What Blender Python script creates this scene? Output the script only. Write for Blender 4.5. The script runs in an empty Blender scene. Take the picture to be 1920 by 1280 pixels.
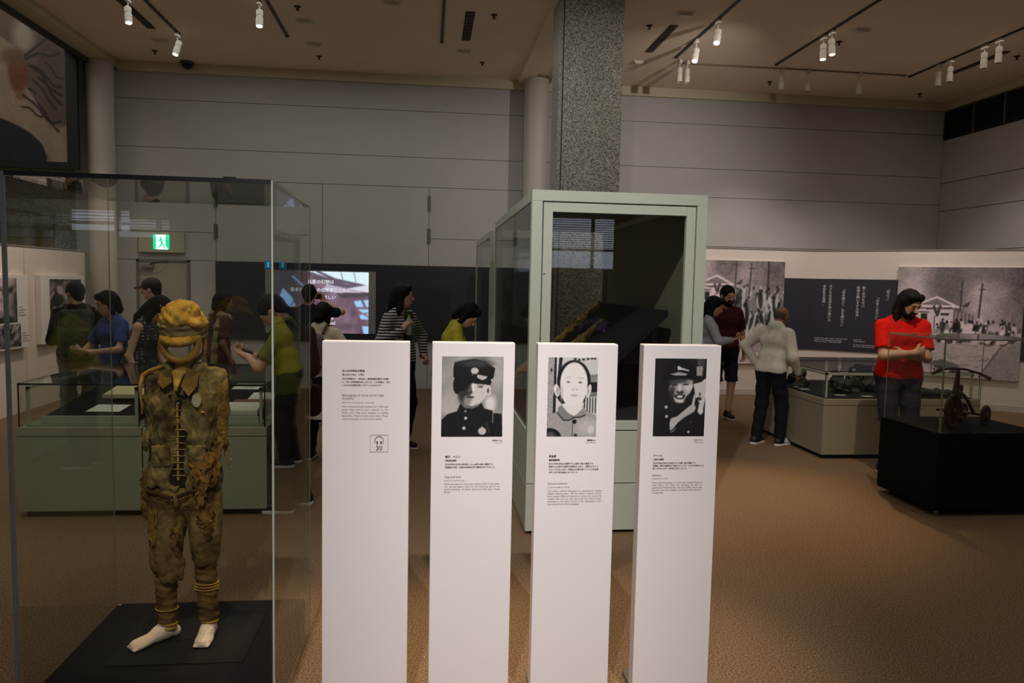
import bpy, bmesh, math, random
import numpy as np
from mathutils import Vector, Matrix, Euler

random.seed(7)
sc = bpy.context.scene
COL = sc.collection
PI = math.pi
R = math.radians

# ------------------------------------------------------------------ camera
def set_camera():
    f, yaw, pitch, roll, h = 1400.0, 6.473, 4.439, 1.2, 1.72
    y, p, r = R(yaw), R(pitch), R(roll)
    F = Vector((math.sin(y)*math.cos(p), math.cos(y)*math.cos(p), -math.sin(p)))
    rt = Vector((math.cos(y), -math.sin(y), 0.0)); up = rt.cross(F)
    r2 = rt*math.cos(r) + up*math.sin(r); u2 = -rt*math.sin(r) + up*math.cos(r)
    cd = bpy.data.cameras.new('camera'); cd.sensor_width = 36.0; cd.lens = 36.0*f/1920.0
    cd.clip_start = 0.05; cd.clip_end = 100
    co = bpy.data.objects.new('camera', cd); COL.objects.link(co)
    m = Matrix((r2, u2, -F)).transposed().to_4x4(); m.translation = (0, 0, h)
    co.matrix_world = m
    sc.camera = co
set_camera()

# ------------------------------------------------------------------ view, world, room lights
sc.view_settings.view_transform = 'Standard'
sc.view_settings.look = 'None'
sc.view_settings.gamma = 1.0
sc.view_settings.exposure = 0.0
sc.view_settings.use_curve_mapping = False
try:
    sc.cycles.transparent_max_bounces = 40
except Exception:
    pass
wd = bpy.data.worlds.new('world'); sc.world = wd; wd.use_nodes = True
wd.node_tree.nodes['Background'].inputs[0].default_value = (0.5, 0.6, 0.8, 1)
wd.node_tree.nodes['Background'].inputs[1].default_value = 0.05

def area(name, loc, size, energy, col, rot=(0, 0, 0)):
    l = bpy.data.lights.new(name, 'AREA'); l.shape = 'RECTANGLE'; l.size, l.size_y = size
    l.energy = energy; l.color = col
    o = bpy.data.objects.new(name, l); o.location = loc; o.rotation_euler = rot; COL.objects.link(o)
    return o
def spot(name, loc, target, energy, angle, col, blend=0.6, radius=0.04):
    l = bpy.data.lights.new(name, 'SPOT'); l.energy = energy; l.color = col
    l.spot_size = R(angle); l.spot_blend = blend; l.shadow_soft_size = radius
    o = bpy.data.objects.new(name, l); o.location = loc
    o.rotation_euler = (Vector(target)-Vector(loc)).to_track_quat('-Z', 'Y').to_euler()
    COL.objects.link(o)
    return o
WARM = (1.0, 0.80, 0.62); NEUT = (1.0, 0.90, 0.83)
# added soft area fills under the ceilings, with no fittings behind them
area('fill_bay_a', (-1.6, 7.4, 4.86), (4.5, 7.0), 78, (1.0, 0.98, 0.95))
area('fill_bay_b', (5.0, 6.2, 4.86), (5.0, 7.0), 64, (1.0, 0.88, 0.76))
area('fill_entry', (0.8, -1.6, 4.86), (8.0, 4.0), 55, (1.0, 0.95, 0.90))
area('fill_atrium', (-7.0, 8.0, 6.9), (2.5, 6.0), 85, (1.0, 0.90, 0.75))
# track spots above and behind the photographer; pillar and back wall ones are added fill
spot('spot_text_panels_a', (-0.6, -0.6, 4.7), (-0.1, 2.92, 0.82), 620, 31, (1.0, 0.95, 0.96), 0.9)
spot('spot_text_panels_b', (1.4, -0.6, 4.7), (0.85, 2.92, 0.82), 620, 31, (1.0, 0.95, 0.96), 0.9)
spot('spot_floor_panels_a', (-0.3, 3.9, 4.7), (-0.2, 3.3, 0.0), 420, 30, (1.0, 0.74, 0.48), 0.8)
spot('spot_floor_panels_b', (0.75, 3.9, 4.7), (0.75, 3.3, 0.0), 420, 30, (1.0, 0.74, 0.48), 0.8)
spot('spot_uniform', (-0.95, 2.55, 4.80), (-1.0, 3.17, 1.20), 300, 15, (1.0, 0.72, 0.30), 0.8)
spot('spot_tall_case', (-0.3, 1.0, 4.75), (1.25, 4.97, 1.75), 800, 34, (1.0, 0.98, 0.97), 0.9)
spot('fill_pillar', (0.9, 4.4, 4.78), (1.75, 8.3, 3.3), 150, 50, (1.0, 0.95, 0.88), 1.0)  # added spot that lifts the granite, no lamp head here
spot('fill_back_wall', (3.9, 7.6, 4.2), (3.0, 12.0, 3.0), 190, 90, (1.0, 0.92, 0.86), 1.0)  # added fill for the upper back wall, hangs free without a lamp
spot('spot_left_table', (-1.9, 2.2, 4.75), (-2.0, 5.6, 0.6), 170, 40, (1.0, 0.95, 0.85), 1.0)
# wall washers on the photograph partitions
spot('spot_partition_a', (5.04, 9.9, 4.6), (5.1, 11.55, 0.7), 135, 80, NEUT, 0.9)
spot('spot_partition_b', (6.2, 9.6, 4.6), (6.7, 11.2, 0.7), 105, 80, NEUT, 0.9)
spot('spot_partition_c', (7.05, 8.7, 4.6), (7.9, 10.3, 0.6), 150, 80, NEUT, 0.9)
spot('spot_photo_wall_a', (-3.3, 10.4, 4.55), (-5.0, 10.6, 0.9), 130, 75, (1.0, 0.80, 0.68), 0.9)
spot('spot_photo_wall_b', (-3.45, 9.2, 4.55), (-5.0, 9.0, 0.9), 130, 75, (1.0, 0.80, 0.68), 0.9)
spot('spot_floor_right', (4.4, 7.2, 4.6), (2.5, 5.6, 0.0), 700, 40, (1.0, 0.70, 0.44), 1.0)
spot('fill_red_visitor', (3.4, 4.6, 4.6), (4.4, 6.5, 1.2), 270, 34, (1.0, 0.82, 0.66), 0.9)  # added fill that brightens the red shirt, not a wall washer

# ------------------------------------------------------------------ materials
def lin(c):
    return c/12.92 if c <= 0.04045 else ((c+0.055)/1.055)**2.4
def rgb(c):
    if isinstance(c, str):
        c = [int(c[i:i+2], 16)/255 for i in (0, 2, 4)]
    return (lin(c[0]), lin(c[1]), lin(c[2]), 1.0)
MATS = {}
def mat(name, c, rough=0.6, metal=0.0, var=0.0, scale=20.0, c2=None, bump=0.0, bscale=80.0, detail=4.0, spec=0.5):
    """principled material: base colour with noise mix to c2 and fine relief"""
    if name in MATS:
        return MATS[name]
    m = bpy.data.materials.new(name); m.use_nodes = True
    nt = m.node_tree; b = nt.nodes['Principled BSDF']
    b.inputs['Roughness'].default_value = rough; b.inputs['Metallic'].default_value = metal
    b.inputs['Specular IOR Level'].default_value = spec
    a = rgb(c); b.inputs['Base Color'].default_value = a
    tc = nt.nodes.new('ShaderNodeTexCoord')
    if c2 is not None or var > 0:
        n = nt.nodes.new('ShaderNodeTexNoise'); n.inputs['Scale'].default_value = scale; n.inputs['Detail'].default_value = detail
        nt.links.new(tc.outputs['Object'], n.inputs['Vector'])
        rp = nt.nodes.new('ShaderNodeValToRGB')
        if c2 is not None:
            e1 = rgb(c2)
        else:
            e1 = tuple(min(1, x*(1-var)) for x in a[:3])+(1,)
        rp.color_ramp.elements[0].position = 0.35; rp.color_ramp.elements[1].position = 0.65
        rp.color_ramp.elements[0].color = e1; rp.color_ramp.elements[1].color = a
        nt.links.new(n.outputs['Fac'], rp.inputs['Fac']); nt.links.new(rp.outputs['Color'], b.inputs['Base Color'])
    if bump > 0:
        n2 = nt.nodes.new('ShaderNodeTexNoise'); n2.inputs['Scale'].default_value = bscale; n2.inputs['Detail'].default_value = 3
        nt.links.new(tc.outputs['Object'], n2.inputs['Vector'])
        bp = nt.nodes.new('ShaderNodeBump'); bp.inputs['Strength'].default_value = bump; bp.inputs['Distance'].default_value = 0.01
        nt.links.new(n2.outputs['Fac'], bp.inputs['Height']); nt.links.new(bp.outputs['Normal'], b.inputs['Normal'])
    MATS[name] = m
    return m
def emis(name, c, s):
    m = bpy.data.materials.new(name); m.use_nodes = True; nt = m.node_tree
    nt.nodes.clear(); o = nt.nodes.new('ShaderNodeOutputMaterial'); e = nt.nodes.new('ShaderNodeEmission')
    e.inputs[0].default_value = rgb(c); e.inputs[1].default_value = s
    nt.links.new(e.outputs[0], o.inputs[0]); MATS[name] = m
    return m
def glass(name, tint):
    """clear pane: tinted transmission plus mirror reflection that grows towards grazing angles"""
    m = bpy.data.materials.new(name); m.use_nodes = True; nt = m.node_tree; nt.nodes.clear()
    o = nt.nodes.new('ShaderNodeOutputMaterial'); t = nt.nodes.new('ShaderNodeBsdfTransparent')
    g = nt.nodes.new('ShaderNodeBsdfGlossy'); g.inputs['Roughness'].default_value = 0.0
    t.inputs[0].default_value = tint+(1,)
    lw = nt.nodes.new('ShaderNodeLayerWeight'); lw.inputs['Blend'].default_value = 0.5
    p = nt.nodes.new('ShaderNodeMath'); p.operation = 'POWER'; p.inputs[1].default_value = 5
    q = nt.nodes.new('ShaderNodeMath'); q.operation = 'MULTIPLY_ADD'; q.inputs[1].default_value = 0.92; q.inputs[2].default_value = 0.035
    mx = nt.nodes.new('ShaderNodeMixShader')
    nt.links.new(lw.outputs['Facing'], p.inputs[0]); nt.links.new(p.outputs[0], q.inputs[0])
    nt.links.new(q.outputs[0], mx.inputs[0]); nt.links.new(t.outputs[0], mx.inputs[1]); nt.links.new(g.outputs[0], mx.inputs[2])
    nt.links.new(mx.outputs[0], o.inputs[0]); MATS[name] = m
    return m
def attr_mat(name, rough=0.5, emit=0.0):
    m = bpy.data.materials.new(name); m.use_nodes = True; nt = m.node_tree; b = nt.nodes['Principled BSDF']
    a = nt.nodes.new('ShaderNodeAttribute'); a.attribute_name = 'ink'
    b.inputs['Roughness'].default_value = rough
    nt.links.new(a.outputs['Color'], b.inputs['Base Color'])
    if emit > 0:
        b.inputs['Base Color'].default_value = (0.02, 0.02, 0.02, 1)
        nt.links.remove(b.inputs['Base Color'].links[0])
        nt.links.new(a.outputs['Color'], b.inputs['Emission Color']); b.inputs['Emission Strength'].default_value = emit
    MATS[name] = m
    return m
def stripes(name, c1, c2, freq, axis='Z', width=0.5, rough=0.8):
    m = bpy.data.materials.new(name); m.use_nodes = True; nt = m.node_tree; b = nt.nodes['Principled BSDF']
    b.inputs['Roughness'].default_value = rough
    tc = nt.nodes.new('ShaderNodeTexCoord'); sp = nt.nodes.new('ShaderNodeSeparateXYZ')
    nt.links.new(tc.outputs['Object'], sp.inputs[0])
    mu = nt.nodes.new('ShaderNodeMath'); mu.operation = 'MULTIPLY'; mu.inputs[1].default_value = freq
    fr = nt.nodes.new('ShaderNodeMath'); fr.operation = 'FRACT'
    lt = nt.nodes.new('ShaderNodeMath'); lt.operation = 'LESS_THAN'; lt.inputs[1].default_value = width
    nt.links.new(sp.outputs[axis], mu.inputs[0]); nt.links.new(mu.outputs[0], fr.inputs[0]); nt.links.new(fr.outputs[0], lt.inputs[0])
    mx = nt.nodes.new('ShaderNodeMix'); mx.data_type = 'RGBA'; mx.inputs[6].default_value = rgb(c1); mx.inputs[7].default_value = rgb(c2)
    nt.links.new(lt.outputs[0], mx.inputs[0]); nt.links.new(mx.outputs[2], b.inputs['Base Color']); MATS[name] = m
    return m
def dots(name, c1, c2, scale, thr, rough=0.8):
    m = bpy.data.materials.new(name); m.use_nodes = True; nt = m.node_tree; b = nt.nodes['Principled BSDF']
    b.inputs['Roughness'].default_value = rough
    tc = nt.nodes.new('ShaderNodeTexCoord'); v = nt.nodes.new('ShaderNodeTexVoronoi'); v.inputs['Scale'].default_value = scale
    v.inputs['Randomness'].default_value = 0.25
    nt.links.new(tc.outputs['Object'], v.inputs['Vector'])
    lt = nt.nodes.new('ShaderNodeMath'); lt.operation = 'LESS_THAN'; lt.inputs[1].default_value = thr
    nt.links.new(v.outputs['Distance'], lt.inputs[0])
    mx = nt.nodes.new('ShaderNodeMix'); mx.data_type = 'RGBA'; mx.inputs[6].default_value = rgb(c1); mx.inputs[7].default_value = rgb(c2)
    nt.links.new(lt.outputs[0], mx.inputs[0]); nt.links.new(mx.outputs[2], b.inputs['Base Color']); MATS[name] = m
    return m
def granite(name):
    m = bpy.data.materials.new(name); m.use_nodes = True; nt = m.node_tree; b = nt.nodes['Principled BSDF']
    b.inputs['Roughness'].default_value = 0.35
    tc = nt.nodes.new('ShaderNodeTexCoord')
    n = nt.nodes.new('ShaderNodeTexNoise'); n.inputs['Scale'].default_value = 88; n.inputs['Detail'].default_value = 3; n.inputs['Roughness'].default_value = 0.6
    nt.links.new(tc.outputs['Object'], n.inputs['Vector'])
    rp = nt.nodes.new('ShaderNodeValToRGB'); cr = rp.color_ramp
    cr.elements[0].position = 0.40; cr.elements[0].color = rgb('4a4c46'); cr.elements[1].position = 0.60; cr.elements[1].color = rgb('b0aea3')
    e = cr.elements.new(0.5); e.color = rgb('8a8a7e')
    nt.links.new(n.outputs['Fac'], rp.inputs['Fac']); nt.links.new(rp.outputs['Color'], b.inputs['Base Color']); MATS[name] = m
    return m

M_wall = mat('wall_paint', 'b4b2ae', 0.75, var=0.04, scale=3)
M_joint = mat('wall_joint', '7c7975', 0.9)
M_ceil = mat('ceiling_paint', 'f0e0c8', 0.85, var=0.03, scale=2)
M_cove = mat('cove_trim', 'c9c0a4', 0.7)
M_floor = mat('carpet', '957a5c', 0.95, c2='4d3b29', scale=130, bump=0.5, bscale=160, detail=3, spec=0.2)
M_white = mat('white_board', 'ece4e0', 0.5, var=0.015, scale=4)
M_part = mat('partition_white', 'dccfc5', 0.7, var=0.03, scale=3)
M_navy = mat('dark_navy_board', '2c2a3a', 0.6, var=0.1, scale=5)
M_char = mat('charcoal_board', '24252b', 0.55, var=0.08, scale=5)
M_black = mat('black_cloth', '141317', 0.9, var=0.2, scale=60, bump=0.2, spec=0.15)
M_blackm = mat('black_metal', '141414', 0.45)
M_green = mat('pale_green_steel', 'b1b5a5', 0.45, var=0.03, scale=6)
M_greend = mat('green_groove', '3a3f34', 0.7)
M_tabg = mat('table_green_grey', '9aa08c', 0.5, var=0.03, scale=5)
M_tabb = mat('table_beige_grey', '8f8670', 0.5, var=0.03, scale=5)
M_glass = glass('display_glass', (0.972, 0.984, 0.966))
M_edge = mat('glass_edge', '9db0a0', 0.25)
M_steel = mat('brushed_steel', '9aa3a8', 0.3, metal=0.9)
M_gran = granite('granite')
M_ink = mat('black_ink', '2b2726', 0.7)
M_inkg = mat('grey_ink', '7d7680', 0.7)
M_inkw = mat('white_ink', 'e8e2e2', 0.7)
M_print = attr_mat('photo_print', 0.45)
M_lampw = mat('lamp_white', 'd8d2c4', 0.4)
M_lampl = emis('lamp_lens_lit', 'fff0dc', 9.0)
M_paper = mat('paper', 'd9d6cc', 0.7, var=0.05, scale=15)
M_cream = mat('cream_board', 'cdbd92', 0.7, var=0.08, scale=12)
M_pane = emis('window_daylight', 'dfe6ff', 2.4)
# ------------------------------------------------------------------ mesh helpers
def empty(name, loc, rz=0.0):
    o = bpy.data.objects.new(name, None); o.location = loc; o.rotation_euler = (0, 0, rz); o.empty_display_size = 0.1
    COL.objects.link(o)
    return o
def tag(o, label=None, cat=None, group=None, kind=None):
    if label: o['label'] = label
    if cat: o['category'] = cat
    if group: o['group'] = group
    if kind: o['kind'] = kind
    return o
def link(name, me, m, parent=None, smooth=False):
    o = bpy.data.objects.new(name, me); COL.objects.link(o)
    if m is not None:
        me.materials.append(m)
    if smooth:
        me.polygons.foreach_set('use_smooth', [True]*len(me.polygons))
    if parent is not None:
        o.parent = parent
    return o
def origin(p):
    v = Vector((0, 0, 0))
    while p is not None:
        v += p.location; p = p.parent
    return v
class MB:
    """collects primitives in world coordinates; build() links them as one mesh under an unrotated parent"""
    def __init__(s):
        s.v = []; s.f = []
    def add(s, vs, fs):
        n = len(s.v); s.v += [tuple(x) for x in vs]; s.f += [tuple(i+n for i in f) for f in fs]
        return s
    def box(s, x0, x1, y0, y1, z0, z1, rot=None, c=None):
        vs = [(x, y, z) for z in (z0, z1) for y in (y0, y1) for x in (x0, x1)]
        if rot is not None:
            c = Vector(c) if c is not None else Vector(((x0+x1)/2, (y0+y1)/2, (z0+z1)/2))
            vs = [rot @ (Vector(v)-c)+c for v in vs]
        return s.add(vs, [(0, 2, 3, 1), (4, 5, 7, 6), (0, 1, 5, 4), (2, 6, 7, 3), (0, 4, 6, 2), (1, 3, 7, 5)])
    def cham(s, x0, x1, y0, y1, z0, z1, b=0.004):
        """box with chamfered edges"""
        bm = bmesh.new(); r = bmesh.ops.create_cube(bm, size=1.0)
        for v in bm.verts:
            v.co = Vector(((x0+x1)/2+v.co.x*(x1-x0), (y0+y1)/2+v.co.y*(y1-y0), (z0+z1)/2+v.co.z*(z1-z0)))
        bmesh.ops.bevel(bm, geom=bm.edges[:], offset=b, segments=2, profile=0.6, affect='EDGES')
        bm.verts.index_update()
        s.add([v.co.copy() for v in bm.verts], [[v.index for v in f.verts] for f in bm.faces]); bm.free()
        return s
    def prism(s, pts, d):
        """closed polygon pts (3d) extruded along d"""
        n = len(pts); d = Vector(d); vs = [Vector(p) for p in pts]+[Vector(p)+d for p in pts]
        fs = [tuple(range(n))[::-1], tuple(range(n, 2*n))]+[(i, (i+1) % n, n+(i+1) % n, n+i) for i in range(n)]
        return s.add(vs, fs)
    def tube(s, pts, r, n=10, close=False, r2=None):
        P = [Vector(p) for p in pts]; m = len(P); rs = r if isinstance(r, (list, tuple)) else [r]*m
        vs = []; fs = []; up = None
        for i in range(m):
            a = P[(i-1) % m] if (close or i > 0) else P[i]; b = P[(i+1) % m] if (close or i < m-1) else P[i]
            t = (b-a).normalized()
            if up is None:
                up = t.orthogonal().normalized()
            up = (up-t*up.dot(t)).normalized(); w = t.cross(up)
            for k in range(n):
                q = 2*PI*k/n; vs.append(P[i]+(up*math.cos(q)+w*math.sin(q))*rs[i])
        for i in range(m if close else m-1):
            j = (i+1) % m
            for k in range(n):
                l = (k+1) % n; fs.append((i*n+k, i*n+l, j*n+l, j*n+k))
        if not close:
            fs.append(tuple(range(n))[::-1]); fs.append(tuple((m-1)*n+k for k in range(n)))
        return s.add(vs, fs)
    def cyl(s, a, b, r, n=20):
        return s.tube([a, b], r, n)
    def lathe(s, prof, c, axis=(0, 0, 1), n=24):
        """profile (radius, height) spun round an axis through c"""
        ax = Vector(axis).normalized(); u = ax.orthogonal().normalized(); w = ax.cross(u); c = Vector(c)
        vs = []; fs = []; m = len(prof)
        for r, h in prof:
            for k in range(n):
                q = 2*PI*k/n; vs.append(c+ax*h+(u*math.cos(q)+w*math.sin(q))*r)
        for i in range(m-1):
            for k in range(n):
                l = (k+1) % n; fs.append((i*n+k, i*n+l, (i+1)*n+l, (i+1)*n+k))
        fs.append(tuple(range(n))[::-1]); fs.append(tuple((m-1)*n+k for k in range(n)))
        return s.add(vs, fs)
    def torus(s, c, axis, Rr, r, n=28, k=8, a0=0, a1=2*PI):
        ax = Vector(axis).normalized(); u = ax.orthogonal().normalized(); w = ax.cross(u); c = Vector(c)
        full = abs(a1-a0-2*PI) < 1e-6; cnt = n if full else n+1
        return s.tube([c+(u*math.cos(a0+(a1-a0)*i/n)+w*math.sin(a0+(a1-a0)*i/n))*Rr for i in range(cnt)], r, k, close=full)
    def ball(s, c, r, n=12, sq=(1, 1, 1)):
        c = Vector(c); m = n//2+1
        prof = [(math.sin(PI*i/m), -math.cos(PI*i/m)) for i in range(m+1)]
        vs = []; fs = []
        for a, h in prof:
            for k in range(n):
                q = 2*PI*k/n; vs.append((c.x+r*sq[0]*a*math.cos(q), c.y+r*sq[1]*a*math.sin(q), c.z+r*sq[2]*h))
        for i in range(m):
            for k in range(n):
                l = (k+1) % n; fs.append((i*n+k, i*n+l, (i+1)*n+l, (i+1)*n+k))
        return s.add(vs, fs)
    def build(s, name, m, parent=None, smooth=False, local=False, rot=None):
        o0 = Vector((0, 0, 0)) if (parent is None or local) else origin(parent)
        me = bpy.data.meshes.new(name)
        me.from_pydata([(v[0]-o0.x, v[1]-o0.y, v[2]-o0.z) for v in s.v], [], s.f); me.update()
        o = link(name, me, m, parent, smooth)
        if smooth:
            try:
                me.set_sharp_from_angle(angle=R(40))
            except Exception:
                pass
        return o
def bx(name, m, parent, *b):
    return MB().box(*b).build(name, m, parent)
def bxc(name, m, parent, *b, bev=0.004):
    return MB().cham(*b, b=bev).build(name, m, parent)

# ------------------------------------------------------------------ printed pictures: painted grids of vertices
def vnoise(h, w, cells, seed):
    """smooth value noise, cells = grid count over the height"""
    rs = np.random.RandomState(seed); ch = max(2, int(cells)); cw = max(2, int(cells*w/h))
    g = rs.rand(ch+2, cw+2)
    y = np.linspace(0, ch, h); x = np.linspace(0, cw, w)
    yi = y.astype(int); xi = x.astype(int); fy = (y-yi)[:, None]; fx = (x-xi)[None, :]
    fy = fy*fy*(3-2*fy); fx = fx*fx*(3-2*fx)
    a = g[yi][:, xi]; b = g[yi][:, xi+1]; c = g[yi+1][:, xi]; d = g[yi+1][:, xi+1]
    return a*(1-fy)*(1-fx)+b*(1-fy)*fx+c*fy*(1-fx)+d*fy*fx-0.5
class Pic:
    def __init__(s, w, h, base=0.5):
        s.w, s.h = w, h; s.a = np.zeros((h, w, 3)); s.a[:] = base
        s.u, s.v = np.meshgrid((np.arange(w)+0.5)/w, (np.arange(h)+0.5)/h)
        s.asp = w/h; s.fr = (0, 0, 1, 1)
    def frame(s, x0, y0, x1, y1):
        s.fr = (x0, y0, x1, y1)
        s.u = x0+(np.arange(s.w)+0.5)/s.w*(x1-x0); s.v = y0+(np.arange(s.h)+0.5)/s.h*(y1-y0)
        s.u, s.v = np.meshgrid(s.u, s.v)
        return s
    def mix(s, m, c, al=1.0):
        c = np.array(c if hasattr(c, '__len__') else (c, c, c), float)
        m = np.clip(m, 0, 1)[..., None]*al
        s.a = s.a*(1-m)+c*m
    def ell(s, cx, cy, rx, ry, c, soft=0.12, rot=0, al=1.0):
        dx, dy = s.u-cx, s.v-cy; q = R(rot); x = dx*math.cos(q)+dy*math.sin(q); y = -dx*math.sin(q)+dy*math.cos(q)
        d = np.sqrt((x/rx)**2+(y/ry)**2); s.mix((1-d)/max(soft, 1e-3)+0.5, c, al)
        return s
    def poly(s, pts, c, al=1.0):
        m = np.zeros(s.u.shape, bool); n = len(pts)
        for i in range(n):
            x0, y0 = pts[i]; x1, y1 = pts[(i+1) % n]
            if y0 == y1: continue
            cr = ((y0 > s.v) != (y1 > s.v)) & (s.u < (x1-x0)*(s.v-y0)/(y1-y0)+x0)
            m ^= cr
        s.mix(m.astype(float), c, al)
        return s
    def line(s, pts, wd, c, al=1.0):
        for (x0, y0), (x1, y1) in zip(pts[:-1], pts[1:]):
            dx, dy = x1-x0, y1-y0; L = dx*dx+dy*dy+1e-12
            t = np.clip(((s.u-x0)*dx+(s.v-y0)*dy)/L, 0, 1)
            d = np.hypot(s.u-x0-t*dx, s.v-y0-t*dy); s.mix((wd-d)/(wd*0.5)+0.5, c, al)
        return s
    def noise(s, cells, amp, seed=1):
        s.a += (vnoise(s.h, s.w, cells, seed)*amp)[..., None]
        return s
    def blur(s, n=1):
        for _ in range(n):
            p = np.pad(s.a, ((1, 1), (1, 1), (0, 0)), 'edge')
            s.a = (p[:-2, 1:-1]+p[2:, 1:-1]+p[1:-1, :-2]+p[1:-1, 2:]+2*p[1:-1, 1:-1])/6
        return s
    def tone(s, c):
        s.a = s.a*np.array(c)
        return s
    def build(s, name, parent, M, m, W, H, ink='ink'):
        """grid W x H metres in the local xy plane, M maps it into the parent's space"""
        s.a = np.clip(s.a, 0, 1)
        l = np.where(s.a <= 0.04045, s.a/12.92, ((s.a+0.055)/1.055)**2.4)
        x = np.linspace(0, W, s.w); y = np.linspace(H, 0, s.h); X, Y = np.meshgrid(x, y)
        P = np.stack([X, Y, np.zeros_like(X), np.ones_like(X)], -1).reshape(-1, 4) @ np.array(M).T
        idx = np.arange(s.w*s.h).reshape(s.h, s.w)
        q = np.stack([idx[1:, :-1], idx[1:, 1:], idx[:-1, 1:], idx[:-1, :-1]], -1).reshape(-1, 4)
        me = fast_mesh(name, P[:, :3], q)
        at = me.attributes.new(ink, 'FLOAT_COLOR', 'POINT')
        at.data.foreach_set('color', np.concatenate([l.reshape(-1, 3), np.ones((s.w*s.h, 1))], 1).astype(np.float32).ravel())
        return link(name, me, m, parent)
def fast_mesh(name, P, q):
    me = bpy.data.meshes.new(name)
    me.vertices.add(len(P)); me.vertices.foreach_set('co', np.asarray(P, np.float32).ravel())
    k = q.shape[1]
    me.loops.add(q.size); me.loops.foreach_set('vertex_index', q.astype(np.int32).ravel())
    me.polygons.add(len(q)); me.polygons.foreach_set('loop_start', np.arange(0, q.size, k, dtype=np.int32))
    me.update(calc_edges=True)
    return me
# ------------------------------------------------------------------ lettering
_tc = bpy.data.curves.new('lettering', 'FONT'); _tc.resolution_u = 2
_to = bpy.data.objects.new('lettering', _tc); COL.objects.link(_to)
def text(name, body, size, M, m, parent, align='LEFT', width=0.0, ls=1.0, bold=0.0, fit=None):
    """flat letters in the xy plane of M (x right, y up, baseline of the first line at the origin)"""
    _tc.body = body; _tc.size = size; _tc.align_x = align; _tc.space_line = ls; _tc.offset = bold
    _tc.text_boxes[0].width = width; _tc.text_boxes[0].height = 0
    bpy.context.view_layer.update()
    dg = bpy.context.evaluated_depsgraph_get()
    me = bpy.data.meshes.new_from_object(_to.evaluated_get(dg)); me.name = name
    if fit:
        xs = [v.co.x for v in me.vertices]; w = max(xs)-min(xs)
        me.transform(Matrix.Diagonal((fit/w, 1, 1, 1)))
    me.transform(M); me.materials.clear()
    return link(name, me, m, parent)
def plane_y(x, y, z):
    """frame of a surface facing -Y: local x -> +X, local y -> +Z"""
    return Matrix.Translation((x, y, z)) @ Matrix.Rotation(R(90), 4, 'X')
def plane_dir(x, y, z, ang):
    """vertical surface frame whose local x runs along heading ang (0 = +X), local y -> +Z"""
    return Matrix.Translation((x, y, z)) @ Matrix.Rotation(ang, 4, 'Z') @ Matrix.Rotation(R(90), 4, 'X')
# ------------------------------------------------------------------ distance fields -> smooth meshes (bodies, cloth)
def wob(P, s, seed, amp):
    rs = np.random.RandomState(seed); o = 0
    for i in range(5):
        k = rs.randn(3)*s*(1+0.5*i); o = o+np.sin(P[..., 0]*k[0]+P[..., 1]*k[1]+P[..., 2]*k[2]+rs.rand()*6.28)/(1+0.5*i)
    return o*amp*0.4
def V3(*a):
    return np.array(a, float)
def rcone(a, b, ra, rb):
    a = np.array(a, float); b = np.array(b, float); ab = b-a; L = ab@ab+1e-12
    def f(P):
        t = np.clip((P-a)@ab/L, 0, 1); d = P-a-t[..., None]*ab
        return np.sqrt((d*d).sum(-1))-(ra+(rb-ra)*t)
    m = max(ra, rb)
    return f, np.minimum(a, b)-m, np.maximum(a, b)+m
def ell(c, r, Q=None):
    c = np.array(c, float); r = np.array(r, float)
    def f(P):
        d = P-c
        if Q is not None: d = d@Q
        k0 = np.sqrt(((d/r)**2).sum(-1)); k1 = np.sqrt(((d/r**2)**2).sum(-1))+1e-9
        return k0*(k0-1)/k1
    m = r.max() if Q is not None else r
    return f, c-m, c+m
def rbox(c, h, rd, Q=None):
    c = np.array(c, float); h = np.array(h, float)
    def f(P):
        d = P-c
        if Q is not None: d = d@Q
        q = np.abs(d)-h+rd
        return np.sqrt((np.maximum(q, 0)**2).sum(-1))+np.minimum(q.max(-1), 0)-rd
    m = np.linalg.norm(h) if Q is not None else h
    return f, c-m, c+m
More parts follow.
